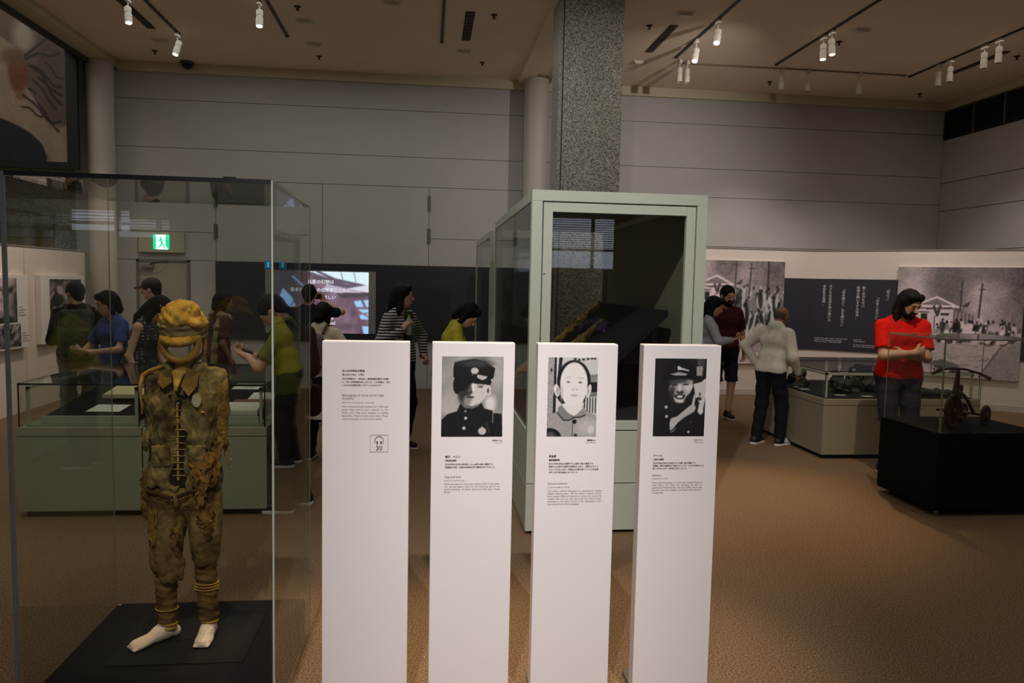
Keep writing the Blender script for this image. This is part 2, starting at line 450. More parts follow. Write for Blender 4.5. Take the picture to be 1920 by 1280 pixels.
class Field:
    def __init__(s, h):
        s.h = h; s.ops = []
    def u(s, prim, k=0.0):
        s.ops.append(('u', prim, k)); return s
    def sub(s, prim, k=0.0):
        s.ops.append(('s', prim, k)); return s
    def cut(s, fn):
        s.ops.append(('c', fn, 0)); return s
    def dis(s, fn):
        s.ops.append(('d', fn, 0)); return s
    def mesh(s, name, m, parent, smooth=True):
        h = s.h
        lo = np.min([p[1] for o, p, k in s.ops if o == 'u'], 0)-3*h; hi = np.max([p[2] for o, p, k in s.ops if o == 'u'], 0)+3*h
        n = np.ceil((hi-lo)/h).astype(int)+1
        D = np.full(n, 0.2, np.float32)
        ax = [lo[i]+np.arange(n[i])*h for i in range(3)]
        full = None
        for o, p, k in s.ops:
            if o in 'us':
                mg = k+3*h
                i0 = np.clip(((p[1]-mg-lo)/h).astype(int), 0, n); i1 = np.clip(((p[2]+mg-lo)/h).astype(int)+2, 0, n)
                if (i1 <= i0).any(): continue
                sl = tuple(slice(a, b) for a, b in zip(i0, i1))
                P = np.stack(np.meshgrid(*[ax[i][sl[i]] for i in range(3)], indexing='ij'), -1)
                d = p[0](P); e = D[sl]
                if o == 'u':
                    if k > 0:
                        hh = np.maximum(k-np.abs(e-d), 0)/k; D[sl] = np.minimum(e, d)-hh*hh*k*0.25
                    else:
                        D[sl] = np.minimum(e, d)
                else:
                    d = -d
                    if k > 0:
                        hh = np.maximum(k-np.abs(e-d), 0)/k; D[sl] = np.maximum(e, d)+hh*hh*k*0.25
                    else:
                        D[sl] = np.maximum(e, d)
            else:
                if full is None:
                    full = np.stack(np.meshgrid(*ax, indexing='ij'), -1)
                if o == 'c':
                    D = np.maximum(D, p(full)).astype(np.float32)
                else:
                    near = np.abs(D) < 0.05
                    D[near] += p(full[near]).astype(np.float32)
        return surf(name, D, lo, h, m, parent, smooth)
def surf(name, D, lo, h, m, parent, smooth=True):
    """surface nets"""
    S = D < 0
    n = np.array(D.shape)-1
    cnt = np.zeros(n, np.int16)
    for dx in (0, 1):
        for dy in (0, 1):
            for dz in (0, 1):
                cnt += S[dx:dx+n[0], dy:dy+n[1], dz:dz+n[2]]
    act = (cnt > 0) & (cnt < 8)
    I = np.argwhere(act)
    if len(I) == 0:
        return None
    idx = -np.ones(n, np.int64); idx[act] = np.arange(len(I))
    acc = np.zeros((len(I), 3)); w = np.zeros(len(I))
    corners = [(a, b, c) for a in (0, 1) for b in (0, 1) for c in (0, 1)]
    vals = {c: D[I[:, 0]+c[0], I[:, 1]+c[1], I[:, 2]+c[2]] for c in corners}
    for c in corners:
        for a in range(3):
            if c[a] == 0:
                e = list(c); e[a] = 1; e = tuple(e)
                x, y = vals[c], vals[e]; cr = (x < 0) != (y < 0)
                t = np.where(cr, x/(x-y+1e-20), 0)
                p = np.array(c, float)[None, :].repeat(len(I), 0); p[:, a] = t
                acc[cr] += p[cr]; w[cr] += 1
    P = lo+(I+acc/w[:, None])*h
    quads = []
    for a in range(3):
        b, c = (a+1) % 3, (a+2) % 3
        s0 = [slice(1, -1)]*3; s1 = [slice(1, -1)]*3
        s0[a] = slice(0, -1); s1[a] = slice(1, None)
        A = S[tuple(s0)]; B = S[tuple(s1)]
        for flip in (False, True):
            E = np.argwhere(A & ~B if not flip else ~A & B)
            if not len(E): continue
            off = np.ones(3, int); off[a] = 0; E = E+off
            def ci(db, dc):
                q = E.copy(); q[:, b] -= db; q[:, c] -= dc
                return idx[q[:, 0], q[:, 1], q[:, 2]]
            q = np.stack([ci(1, 1), ci(0, 1), ci(0, 0), ci(1, 0)], 1)
            quads.append(q[:, ::-1] if flip else q)
    q = np.concatenate(quads); q = q[(q >= 0).all(1)]
    me = fast_mesh(name, P, q)
    return link(name, me, m, parent, smooth)

# ------------------------------------------------------------------ people
def rotm(ax, deg):
    return np.array(Matrix.Rotation(R(deg), 3, ax))
def nrm(v):
    v = np.array(v, float); return v/(np.linalg.norm(v)+1e-9)
def ik(s, t, l1, l2, pole):
    d = t-s; L = min(np.linalg.norm(d), (l1+l2)*0.995); u = nrm(d); t = s+u*L
    x = (l1*l1-l2*l2+L*L)/(2*L); y = math.sqrt(max(l1*l1-x*x, 0))
    p = np.array(pole, float); p = nrm(p-u*(p@u))
    return s+u*x+p*y, t
SKINS = {'light': mat('skin_light', 'c79a7f', 0.55, var=0.06, scale=30), 'tan': mat('skin_tan', 'b78a6a', 0.55, var=0.06, scale=30),
         'brown': mat('skin_brown', '8a5d44', 0.55, var=0.06, scale=30)}
M_hair = mat('black_hair', '0c0a0a', 0.6, var=0.4, scale=90, bump=0.6, bscale=200, spec=0.15)
M_hairb = mat('dark_brown_hair', '150f0d', 0.55, var=0.4, scale=90, bump=0.6, bscale=200, spec=0.2)
M_eye = mat('eye_dark', '120c0a', 0.3)
M_lip = mat('lip', '8a4a42', 0.6)
M_sole = mat('shoe_sole', 'c9c6c0', 0.7)

def hand(F, wr, d, nrml, side, s, curl=0.5):
    """palm with four fingers and a thumb; d finger direction, nrml palm normal, side = +1/-1 thumb side"""
    d = nrm(d); nn = nrm(np.array(nrml, float)-d*(d@np.array(nrml, float))); t = np.cross(d, nn)*side
    Q = np.stack([t, nn, d], 1)
    F.u(ell(wr+d*0.05*s, (0.040*s, 0.016*s, 0.056*s), Q), 0.018*s)
    F.u(rcone(wr-d*0.02*s, wr+d*0.02*s, 0.026*s, 0.024*s), 0.02*s)
    for i, (L, o) in enumerate(((0.066, 0.029), (0.076, 0.010), (0.070, -0.010), (0.054, -0.028))):
        a = wr+d*0.088*s+t*o*s; c1 = curl*0.7+i*0.04; c2 = curl*1.7+i*0.05
        b = a+(d*math.cos(c1)+nn*math.sin(c1))*L*0.52*s; c = b+(d*math.cos(c2)+nn*math.sin(c2))*L*0.5*s
        F.u(rcone(a-d*0.02*s, b, 0.0095*s, 0.009*s), 0.006*s); F.u(rcone(b, c, 0.009*s, 0.0078*s), 0.004*s)
    a = wr+d*0.022*s+t*0.028*s; b = a+(t*0.65+d*0.75+nn*0.2)*0.045*s; c = b+(d*0.9+t*0.15+nn*0.45)*0.034*s
    F.u(rcone(a, b, 0.014*s, 0.011*s), 0.012*s); F.u(rcone(b, c, 0.0105*s, 0.0085*s), 0.004*s)

def person(label, loc, face, H=1.68, lean=0.0, side=0.0, head=(0, 0, 0), arms=(None, None), skin='light', hair='short', hairm=None,
           top=('shirt', None), sleeve='short', bottom=('trousers', None), hem=-0.02, shoes=None, beard=False, feet=None, build=1.0,
           neck='crew', curl=0.6, twist=0.0, vox=0.0085, leglen='long', group=None, heady=0.0):
    """standing figure; local +Y is where the body faces, +X its right. face = heading in degrees (0 away from the camera, 90 to the left).
    arms: ((x,y,z) hand target relative to the shoulder line centre, pole, finger dir, palm normal) for left and right"""
    root = empty('person', loc, R(face)); tag(root, label, 'person', group)
    s = H/1.70; W = build
    T = rotm('X', -lean) @ rotm('Y', side)
    pel = V3(0, 0, 0.93*s)
    def tp(x, y, z):
        return pel+(T @ (rotm('Z', twist*min(1, max(0, z/0.45))) @ V3(x*W*s, y*s, z*s)))
    HR = T @ rotm('Z', head[0]) @ rotm('X', -head[1]) @ rotm('Y', head[2])
    nb = tp(0, -0.01, 0.50); hc = nb+T @ V3(0, 0.005+heady, 0.03)*s+HR @ V3(0, 0.02, 0.115)*s
    def hp(x, y, z):
        return hc+HR @ V3(x, y, z)*s
    sk = SKINS[skin]
    # joints
    sh = {k: tp(k*0.165, 0, 0.424) for k in (-1, 1)}
    hipj = {k: V3(k*0.085*s*W, 0, 0.90*s)+T @ V3(0, 0, 0.0) for k in (-1, 1)}
    ft = feet or {-1: (-0.10, 0.0), 1: (0.10, 0.03)}
    ank = {k: V3(ft[k][0]*s, ft[k][1]*s-0.02, 0.085*s) for k in (-1, 1)}
    kn = {}
    for k in (-1, 1):
        kn[k], _ = ik(hipj[k], ank[k], 0.425*s, 0.40*s, (k*0.1, 1, 0))
    el, wr, fd, pn = {}, {}, {}, {}
    for k, a in zip((-1, 1), arms):
        if a is None:
            a = ((k*0.22*W, 0.05, -0.52), (k*0.2, -1, 0), (0, 0.15, -1), (-k, 0.2, 0))
        tgt = tp(0, 0, 0.445)+np.array(a[0])*s
        el[k], wr[k] = ik(sh[k], tgt, 0.285*s, 0.25*s, np.array(a[1], float))
        fd[k] = np.array(a[2], float) if len(a) > 2 and a[2] is not None else wr[k]-el[k]
        pn[k] = np.array(a[3], float) if len(a) > 3 else V3(0, 0, -1)
    # body
    F = Field(0.0068)
    F.u(ell(hp(0, -0.008, 0.032), V3(0.074, 0.095, 0.084)*s, HR), 0)
    F.u(ell(hp(0, 0.022, -0.03), V3(0.062, 0.072, 0.088)*s, HR), 0.03*s)
    F.u(ell(hp(0, 0.040, -0.088), V3(0.040, 0.042, 0.030)*s, HR), 0.03*s)
    F.u(rcone(hp(0, 0.090, 0.012), hp(0, 0.110, -0.030), 0.008*s, 0.0135*s), 0.012*s)
    F.u(rcone(hp(-0.034, 0.082, 0.026), hp(0.034, 0.082, 0.026), 0.012*s, 0.012*s), 0.012*s)
    for k in (-1, 1):
        F.sub(ell(hp(k*0.030, 0.103, 0.004), V3(0.018, 0.016, 0.012)*s, HR), 0.012*s)
        F.u(ell(hp(k*0.030, 0.083, 0.004), V3(0.013, 0.012, 0.010)*s, HR), 0.004*s)
        F.u(ell(hp(k*0.074, -0.008, -0.012), V3(0.011, 0.022, 0.033)*s, HR), 0.008*s)
    F.u(ell(hp(0, 0.092, -0.062), V3(0.024, 0.012, 0.011)*s, HR), 0.010*s)
    F.u(rcone(nb+T @ V3(0, -0.01, -0.03)*s, hp(0, -0.012, -0.07), 0.058*s, 0.052*s), 0.03*s)
    F.u(rcone(sh[-1], sh[1], 0.042*s, 0.042*s), 0.05*s)
    F.u(rcone(tp(-0.07, 0, 0.32), tp(0.07, 0, 0.32), 0.088*s, 0.088*s), 0.06*s)
    F.u(rcone(tp(-0.06, 0, 0.12), tp(0.06, 0, 0.12), 0.080*s, 0.080*s), 0.06*s)
    F.u(rcone(tp(-0.07, 0, 0.0), tp(0.07, 0, 0.0), 0.090*s, 0.090*s), 0.06*s)
    for k in (-1, 1):
        aw = W*(0.85 if top[0] in ('blouse', 'tunic') else 1.0)
        F.u(rcone(sh[k], el[k], 0.046*s*aw, 0.037*s*aw), 0.03*s); F.u(rcone(el[k], wr[k], 0.038*s*aw, 0.025*s), 0.02*s)
        hand(F, wr[k], fd[k], pn[k], k, s, curl)
        F.u(rcone(hipj[k], kn[k], 0.070*s, 0.052*s), 0.03*s); F.u(rcone(kn[k], ank[k], 0.054*s, 0.036*s), 0.02*s)
        F.u(rcone(ank[k]+V3(0, 0, -0.03), ank[k]+V3(0, 0.08, -0.05), 0.034*s, 0.03*s), 0.02*s)
    F.mesh('body', sk, root)
    for k in (-1, 1):
        e = MB().ball((0, 0, 0), 1, 8).build('eye', M_eye, root, True, True)
        e.matrix_basis = Matrix.Translation(hp(k*0.030, 0.0925, 0.004)) @ Matrix(HR).to_4x4() @ Matrix.Diagonal((0.0115*s, 0.005*s, 0.0055*s, 1))
        e = MB().ball((0, 0, 0), 1, 8).build('eyebrow', hairm or M_hair, root, True, True)
        e.matrix_basis = Matrix.Translation(hp(k*0.032, 0.0915, 0.0285)) @ Matrix(HR).to_4x4() @ Matrix.Diagonal((0.017*s, 0.006*s, 0.0035*s, 1))
    e = MB().ball((0, 0, 0), 1, 8).build('mouth', M_lip, root, True, True)
    e.matrix_basis = Matrix.Translation(hp(0, 0.0985, -0.062)) @ Matrix(HR).to_4x4() @ Matrix.Diagonal((0.022*s, 0.006*s, 0.0065*s, 1))
    # hair
    hm = hairm or M_hair
    if hair != 'bald':
        F = Field(0.008)
        F.u(ell(hp(0, -0.014, 0.036), V3(0.087, 0.106, 0.096)*s, HR), 0)
        F.u(rcone(hp(0, -0.055, 0.0), hp(0, -0.06, -0.05), 0.062*s, 0.05*s), 0.03*s)
        if hair in ('bob', 'long'):
            lo = -0.10 if hair == 'bob' else -0.13
            for k in (-1, 1):
                F.u(rcone(hp(k*0.062, -0.01, 0.03), hp(k*0.072, -0.005, lo), 0.03*s, 0.026*s), 0.02*s)
            F.u(rcone(hp(0, -0.06, 0.0), hp(0, -0.075, lo+0.02), 0.066*s, 0.055*s), 0.03*s)
            F.u(rcone(hp(-0.045, 0.058, 0.088), hp(0.045, 0.058, 0.088), 0.030*s, 0.030*s), 0.02*s)
        if hair == 'long':
            bz = nb+T @ V3(0, -0.085, -0.02)*s; ez = nb+T @ V3(0, -0.10, -0.20)*s
            F.u(rcone(hp(0, -0.07, -0.06), bz, 0.06*s, 0.055*s), 0.04*s); F.u(rcone(bz, ez, 0.055*s, 0.035*s), 0.04*s)
            for k in (-1, 1):
                a = hp(k*0.075, -0.015, -0.10); b = nb+T @ V3(k*0.095, 0.045, -0.08)*s; c = nb+T @ V3(k*0.10, 0.075, -0.20)*s
                F.u(rcone(a, b, 0.028*s, 0.028*s), 0.03*s); F.u(rcone(b, c, 0.028*s, 0.014*s), 0.02*s)
        if hair == 'bun':
            F.u(ell(hp(0, -0.12, -0.01), V3(0.045, 0.04, 0.045)*s, HR), 0.015*s)
        F.sub(ell(hp(0, 0.095, -0.045), V3(0.066, 0.078, 0.105)*s, HR), 0.02*s)
        if hair == 'short':
            for k in (-1, 1):
                F.sub(ell(hp(k*0.085, 0.01, -0.045), V3(0.03, 0.045, 0.05)*s, HR), 0.015*s)
            F.sub(rcone(hp(0, 0.0, -0.12), hp(0, -0.04, -0.14), 0.07*s, 0.06*s), 0.02*s)
        F.dis(lambda P: wob(P, 70/s, 3, 0.004))
        F.mesh('hair', hm, root)
    else:
        F = Field(0.008)
        F.u(ell(hp(0, -0.02, 0.0), V3(0.080, 0.094, 0.07)*s, HR), 0)
        F.cut(lambda P: ((P-hp(0, 0, 0)) @ HR)[..., 2]-0.02*s+0.0*P[..., 0])
        F.sub(ell(hp(0, 0.10, -0.02), V3(0.09, 0.10, 0.12)*s, HR), 0.01)
        F.mesh('hair', mat('grey_stubble', '4a4038', 0.8), root)
    if beard:
        F = Field(0.007)
        F.u(ell(hp(0, 0.034, -0.082), V3(0.058, 0.062, 0.052)*s, HR), 0)
        for k in (-1, 1):
            F.u(rcone(hp(k*0.064, 0.015, 0.0), hp(k*0.050, 0.04, -0.075), 0.010*s, 0.02*s), 0.015*s)
        F.sub(ell(hp(0, 0.105, -0.006), V3(0.052, 0.06, 0.034)*s, HR), 0.01*s)
        F.u(rcone(hp(-0.026, 0.090, -0.048), hp(0.026, 0.090, -0.048), 0.014*s, 0.014*s), 0.012*s)
        F.mesh('beard', hm, root)
    # top garment
    tm = top[1]
    F = Field(vox); g = 0.014*s
    F.u(rcone(sh[-1]*0.93+sh[1]*0.07, sh[1]*0.93+sh[-1]*0.07, 0.042*s+g*.8, 0.042*s+g*.8), 0)
    F.u(rcone(tp(-0.045, -0.01, 0.50), tp(0.045, -0.01, 0.50), 0.040*s, 0.040*s), 0.05*s)
    F.u(rcone(tp(-0.09, -0.005, 0.462), tp(0.09, -0.005, 0.462), 0.046*s, 0.046*s), 0.05*s)
    F.u(rcone(tp(0, -0.018, 0.475), tp(0, -0.012, 0.36), 0.066*s, 0.088*s), 0.03*s)
    F.u(rcone(tp(-0.08, 0, 0.33), tp(0.08, 0, 0.33), 0.098*s+g*.6, 0.098*s+g*.6), 0.06*s)
    if top[0] == 'blouse':
        F.u(rcone(tp(-0.055, 0.05, 0.33), tp(0.055, 0.05, 0.33), 0.07*s, 0.07*s), 0.05*s)
    F.u(rcone(tp(-0.07, 0, 0.14), tp(0.07, 0, 0.14), 0.094*s+g, 0.094*s+g), 0.07*s)
    F.u(rcone(tp(-0.08, 0, 0.0), tp(0.08, 0, 0.0), 0.105*s+g, 0.105*s+g), 0.07*s)
    if top[0] == 'tunic':
        F.u(rcone(V3(-0.08*s, 0, 0.62*s), V3(0.08*s, 0, 0.62*s), 0.14*s, 0.14*s), 0.1*s)
        F.u(rcone(V3(-0.09*s, 0, 0.45*s), V3(0.09*s, 0, 0.45*s), 0.15*s, 0.15*s), 0.1*s)
    for k in (-1, 1):
        if sleeve == 'none': continue
        gr = 1.5 if top[0] == 'jacket' else 1.0
        if sleeve == 'short':
            e = sh[k]+(el[k]-sh[k])*0.72
            F.u(rcone(sh[k], e, 0.046*s*W+g*.5, 0.052*s*W+g*.6), 0.035*s)
            u = nrm(el[k]-sh[k])
            F.sub(rcone(e+u*0.055*s, e+u*0.12*s, 0.052*s*W+g, 0.052*s*W+g), 0.004)
        else:
            F.u(rcone(sh[k], el[k], 0.054*s*W+g*.7*gr, 0.046*s*W+g*.7*gr), 0.035*s); F.u(rcone(el[k], wr[k], 0.046*s*W+g*.7*gr, 0.032*s+g*.6*gr), 0.02*s)
            if top[0] == 'jacket':
                F.u(rcone(wr[k]-nrm(wr[k]-el[k])*0.03, wr[k], 0.04*s, 0.038*s), 0.005)
            u = nrm(wr[k]-el[k]); F.sub(rcone(wr[k]+u*0.055*s, wr[k]+u*0.16*s, 0.05*s, 0.06*s), 0.004)
    if top[0] == 'jacket':
        F.u(rcone(tp(-0.085, 0, -0.01), tp(0.085, 0, -0.01), 0.115*s, 0.115*s), 0.02*s)
        F.u(rcone(tp(-0.03, -0.022, 0.505), tp(0.03, -0.022, 0.505), 0.068*s, 0.068*s), 0.02*s)
    # neck opening and hem
    nr = 0.046 if top[0] == 'jacket' else 0.058
    F.sub(rcone(hp(0, 0.03, -0.10), nb+T @ V3(0, 0.04, 0.02)*s, nr*s, nr*s), 0.006)
    if neck == 'v':
        F.sub(rcone(nb+T @ V3(0, 0.08, 0.02)*s, nb+T @ V3(0, 0.15, -0.12)*s, 0.05*s, 0.02*s), 0.01)
    if sleeve == 'none':
        for k in (-1, 1):
            F.sub(rcone(sh[k]+T @ V3(k*0.055, 0, -0.01)*s, sh[k]+T @ V3(k*0.075, 0, -0.13)*s, 0.05*s, 0.05*s), 0.01)
    hz = hem
    if top[0] == 'tunic':
        F.cut(lambda P: 0.46*s-P[..., 2])
    else:
        F.cut(lambda P: hz*s-((P-pel) @ T)[..., 2]+0.002*np.sin(P[..., 0]*40))
    F.dis(lambda P: wob(P, 17/s, 11+int(H*100) % 7, 0.005)*np.clip((((P-pel) @ T)[..., 2]-hz*s)/0.05, 0, 1))
    F.mesh('jacket' if top[0] == 'jacket' else 'tunic' if top[0] == 'tunic' else 'shirt', tm, root)
    # lower garment
    F = Field(vox+0.001)
    F.u(rcone(tp(-0.075, 0, 0.02), tp(0.075, 0, 0.02), 0.100*s, 0.100*s), 0)
    F.u(rcone(hipj[-1], hipj[1], 0.112*s, 0.112*s), 0.04*s)
    if bottom[0] == 'skirt':
        F.u(rcone(V3(-0.05, 0, 0.50*s), V3(0.05, 0, 0.50*s), 0.15*s, 0.15*s), 0.3*s); F.cut(lambda P: 0.48*s-P[..., 2])
    else:
        for k in (-1, 1):
            F.u(rcone(hipj[k], kn[k], 0.098*s, 0.078*s), 0.025*s); F.u(rcone(kn[k], ank[k]+V3(0, 0, -0.03), 0.078*s, 0.062*s), 0.02*s)
        zc = 0.045 if bottom[0] == 'trousers' else 0.50
        F.cut(lambda P: zc*s-P[..., 2])
    F.cut(lambda P: ((P-pel) @ T)[..., 2]-0.085*s)
    F.dis(lambda P: wob(P, 16/s, 5, 0.007))
    F.mesh(bottom[0], bottom[1], root)
    for k in (-1, 1):
        a = ank[k]; sm = shoes or M_blackm
        F = Field(0.008)
        F.u(rcone((a[0], a[1]-0.035*s, 0.055*s), (a[0]+k*0.012, a[1]+0.13*s, 0.045*s), 0.042*s, 0.034*s), 0)
        F.u(rcone((a[0], a[1]-0.01, 0.06*s), (a[0], a[1], 0.10*s), 0.045*s, 0.042*s), 0.03*s)
        F.cut(lambda P: 0.022-P[..., 2])
        so = F.mesh('shoe', sm, root)
        F = Field(0.008)
        F.u(rcone((a[0], a[1]-0.035*s, 0.012), (a[0]+k*0.012, a[1]+0.13*s, 0.012), 0.045*s, 0.042*s), 0)
        F.cut(lambda P: np.maximum(-0.001-P[..., 2], P[..., 2]-0.026))
        F.mesh('sole', M_sole, so)
    root['_h'] = [float(x) for x in hc]
    J = dict(root=root, hp=hp, tp=tp, wr=wr, el=el, sh=sh, HR=HR, T=T, nb=nb, s=s, fd=fd, pn=pn, ank=ank)
    del root['_h']
    return J
# ------------------------------------------------------------------ the room
def st(o):
    o['kind'] = 'structure'; return o
st(bx('floor', M_floor, None, -9.0, 8.8, -6.2, 12.6, -0.12, 0.0))
st(bx('ceiling', M_ceil, None, -4.62, 8.8, -6.2, 12.2, 4.9, 5.1))
st(bx('ceiling_atrium', M_ceil, None, -9.2, -4.62, -6.2, 12.6, 7.0, 7.15))
# beam strip over the round column
b = st(bx('trim_1', M_ceil, None, 1.36, 1.60, -6.0, 12.0, 4.86, 4.9))
b = st(bx('trim_2', M_ceil, None, 1.86, 2.02, -6.0, 12.0, 4.87, 4.9))
# edge beam of the main ceiling with its dark rail
st(bx('trim_3', M_cove, None, -4.98, -4.62, -6.0, 12.2, 4.80, 5.5))
st(bx('trim_4', mat('dark_rail', '3c3c38', 0.6), None, -4.92, -4.86, -6.0, 12.0, 4.74, 4.80))
st(bx('trim_5', M_cove, None, -5.12, -4.98, -6.0, 12.0, 4.86, 5.5))
# cove along the back and right walls
st(bx('trim_6', M_cove, None, -4.62, 8.65, 11.93, 12.0, 4.76, 4.9))
st(bx('trim_7', M_cove, None, 8.58, 8.65, -6.0, 11.93, 4.76, 4.9))

wb = st(bx('wall_back', M_joint, None, -4.8, 8.8, 12.02, 12.2, 0, 4.9))
def wpan(x0, x1, z0, z1, par=wb, m=M_wall, g=0.004, y=12.0):
    return bx('wall_panel', m, par, x0+g, x1-g, y, y+0.02, z0+g, z1-g)
for z0, z1 in ((4.37, 4.78), (3.66, 4.37), (3.2, 3.66)):
    wpan(-4.8, 1.65, z0, z1); wpan(1.65, 8.65, z0, z1)
for z0, z1 in ((2.4, 3.2), (1.2, 2.4), (0.0, 1.2)):
    wpan(1.65, 8.65, z0, z1)
wpan(0.0, 1.65, 2.4, 3.2); wpan(0.0, 1.65, 0.0, 2.4)
wpan(-1.65, 0.0, 0.0, 3.2); wpan(-3.25, -1.65, 0.0, 3.2)
wpan(-4.8, -3.25, 2.4, 3.2); wpan(-4.8, -3.25, 1.97, 2.4)
wpan(-4.8, -4.42, 0.0, 1.97); wpan(-3.64, -3.25, 0.0, 1.97)
# service door with closer
d = st(bx('door_1', mat('door_paint', '9f9a8c', 0.6, var=0.03, scale=4), wb, -4.38, -3.68, 12.0, 12.02, 0.0, 1.94))
d.parent = None; d.location = (0, 0, 0)
f = MB(); f.box(-4.42, -4.38, 11.985, 12.02, 0, 1.97); f.box(-3.68, -3.64, 11.985, 12.02, 0, 1.97); f.box(-4.42, -3.64, 11.985, 12.02, 1.94, 1.97)
f.build('door_frame', mat('door_frame_grey', '6f6c64', 0.6), d)
c = MB().box(-4.33, -4.16, 11.93, 12.0, 1.85, 1.90).build('door_closer', mat('closer_grey', '8b8b86', 0.4, metal=0.5), d)
MB().tube([(-4.2, 11.93, 1.90), (-4.05, 11.9, 1.93), (-3.95, 11.97, 1.945)], 0.008, 6).build('closer_arm', M_blackm, d)
MB().cyl((-4.33, 12.0, 1.0), (-4.33, 11.95, 1.0), 0.02, 12).build('door_knob', M_steel, d)
# hinges of the tall access doors
for x, zs in ((0.0, (2.95, 2.44)), (-3.25, (2.42, 2.9))):
    for z in zs:
        h = MB(); h.cyl((x, 11.985, z-0.12), (x, 11.985, z+0.12), 0.014, 10); h.box(x-0.03, x+0.03, 11.994, 12.0, z-0.11, z+0.11)
        h.build('hinge', mat('hinge_metal', '77756f', 0.4, metal=0.6), wb)
# round columns against the wall
for i, (x, y) in enumerate(((-4.78, 11.72), (1.63, 11.72))):
    o = st(MB().lathe([(0.185, 0), (0.185, 4.80), (0.19, 4.80), (0.19, 4.86)], (x, y, 0), n=36).build('column_%s' % ('round', 'round_second')[i], mat('column_paint', 'bcb6ac', 0.6, var=0.03, scale=3), None, True))
# right wall with panels and the louvre
wr_ = st(bx('wall_right', M_joint, None, 8.67, 8.8, -6.2, 12.2, 0, 4.9))
for z0, z1 in ((4.76, 4.9), (3.56, 4.28), (3.09, 3.56), (2.4, 3.09), (0.0, 2.4)):
    bx('wall_panel', M_wall, wr_, 8.65, 8.67, -6.0, 12.0, z0+0.006, z1-0.006)
bx('wall_panel', M_wall, wr_, 8.65, 8.67, -6.0, 3.0, 4.286, 4.754)
lv = empty('wall_louvre', (8.65, 7.5, 4.28)); tag(lv, 'long black louvred air grille high on the right wall', 'air vent')
bx('backing', mat('vent_black', '191512', 0.8), lv, 8.652, 8.668, 3.0, 11.98, 4.29, 4.75)
ML = mat('louvre_brown', '33291f', 0.6)
for k in range(14):
    z = 4.30+k*0.0325
    MB().prism([(8.652, 3.0, z), (8.62, 3.0, z+0.01), (8.62, 3.0, z+0.014), (8.652, 3.0, z+0.006)], (0, 8.98, 0)).build('louvre_blade', ML, lv)
for y in (11.28, 10.62, 9.96, 9.3, 8.64, 7.98, 7.3, 6.6, 5.9):
    bx('mullion', mat('louvre_post', '6a5f50', 0.5), lv, 8.612, 8.66, y-0.012, y+0.012, 4.29, 4.75)
# left side: granite wall of the atrium, opening with lit recess
gl = st(bx('wall_granite', M_gran, None, -5.72, -4.95, 12.3, 12.6, 0, 7.0))
st(bx('wall_granite_upper', M_gran, None, -9.0, -5.72, 12.3, 12.6, 2.5, 7.0))
st(bx('wall_recess', mat('recess_yellow', 'd5c98a', 0.7), None, -9.0, -5.72, 12.58, 12.75, 0, 2.35))
st(bx('trim_8', mat('recess_grey', '6d6a5c', 0.7), None, -9.0, -5.72, 12.25, 12.60, 2.28, 2.5))
st(bx('trim_9', mat('column_paint', 'bcb6ac', 0.6, var=0.03, scale=3), None, -5.32, -4.9, 12.1, 12.3, 0, 7.0))
st(bx('wall_left', M_wall, None, -9.2, -9.0, -6.2, 12.6, 0, 7.0))
# rear wall behind the viewer with blind-covered windows
rw = [(-9.0, -5.2), (-4.3, 2.55), (4.05, 8.8)]
for i, (a, b) in enumerate(rw):
    st(bx('wall_rear_%d' % (i+1), M_wall, None, a, b, -6.2, -6.0, 0, 7.0))
for i, (a, b, za, zb) in enumerate(((-5.2, -4.3, 2.36, 2.66), (2.55, 4.05, 2.08, 3.15))):
    st(bx('wall_rear_%d' % (i+4), M_wall, None, a, b, -6.2, -6.0, 0, za)); st(bx('wall_rear_%d' % (i+6), M_wall, None, a, b, -6.2, -6.0, zb, 7.0))
    w = st(bx('window_%d' % (i+1), M_pane, None, a, b, -6.2, -6.17, za, zb))
    m = MB(); m.box(a, b, -6.1, -6.04, 2.45, 2.50); m.box((a+b)/2+0.2, (a+b)/2+0.27, -6.1, -6.04, za, zb); m.box(a, a+0.04, -6.1, -6.04, za, zb); m.box(b-0.04, b, -6.1, -6.04, za, zb)
    m.build('window_frame', mat('window_frame_dark', '4a4038', 0.5), w)
    for k in range(13):
        z = 2.52+k*0.048
        if z > zb-0.02: break
        bx('blind_slat', mat('blind_brown', '5a4a44', 0.6), w, a+0.04, b-0.04, -6.03, -5.99, z, z+0.012)
st(bx('wall_rear_9', M_wall, None, -9.0, 8.8, -6.4, -6.25, 0, 7.0))

# granite pillar behind the tall display case
gp = empty('granite_pillar', (1.76, 8.6, 0)); gp['kind'] = 'structure'
bxc('shaft', M_gran, gp, 1.455, 2.12, 8.32, 8.80, 0, 4.9, bev=0.006)
bxc('side_slab', M_gran, gp, 1.405, 1.447, 8.34, 8.80, 0, 4.9, bev=0.004)
bx('joint_strip', mat('granite_joint', '4a4a44', 0.8), gp, 1.44, 1.46, 8.40, 8.78, 0, 4.89)

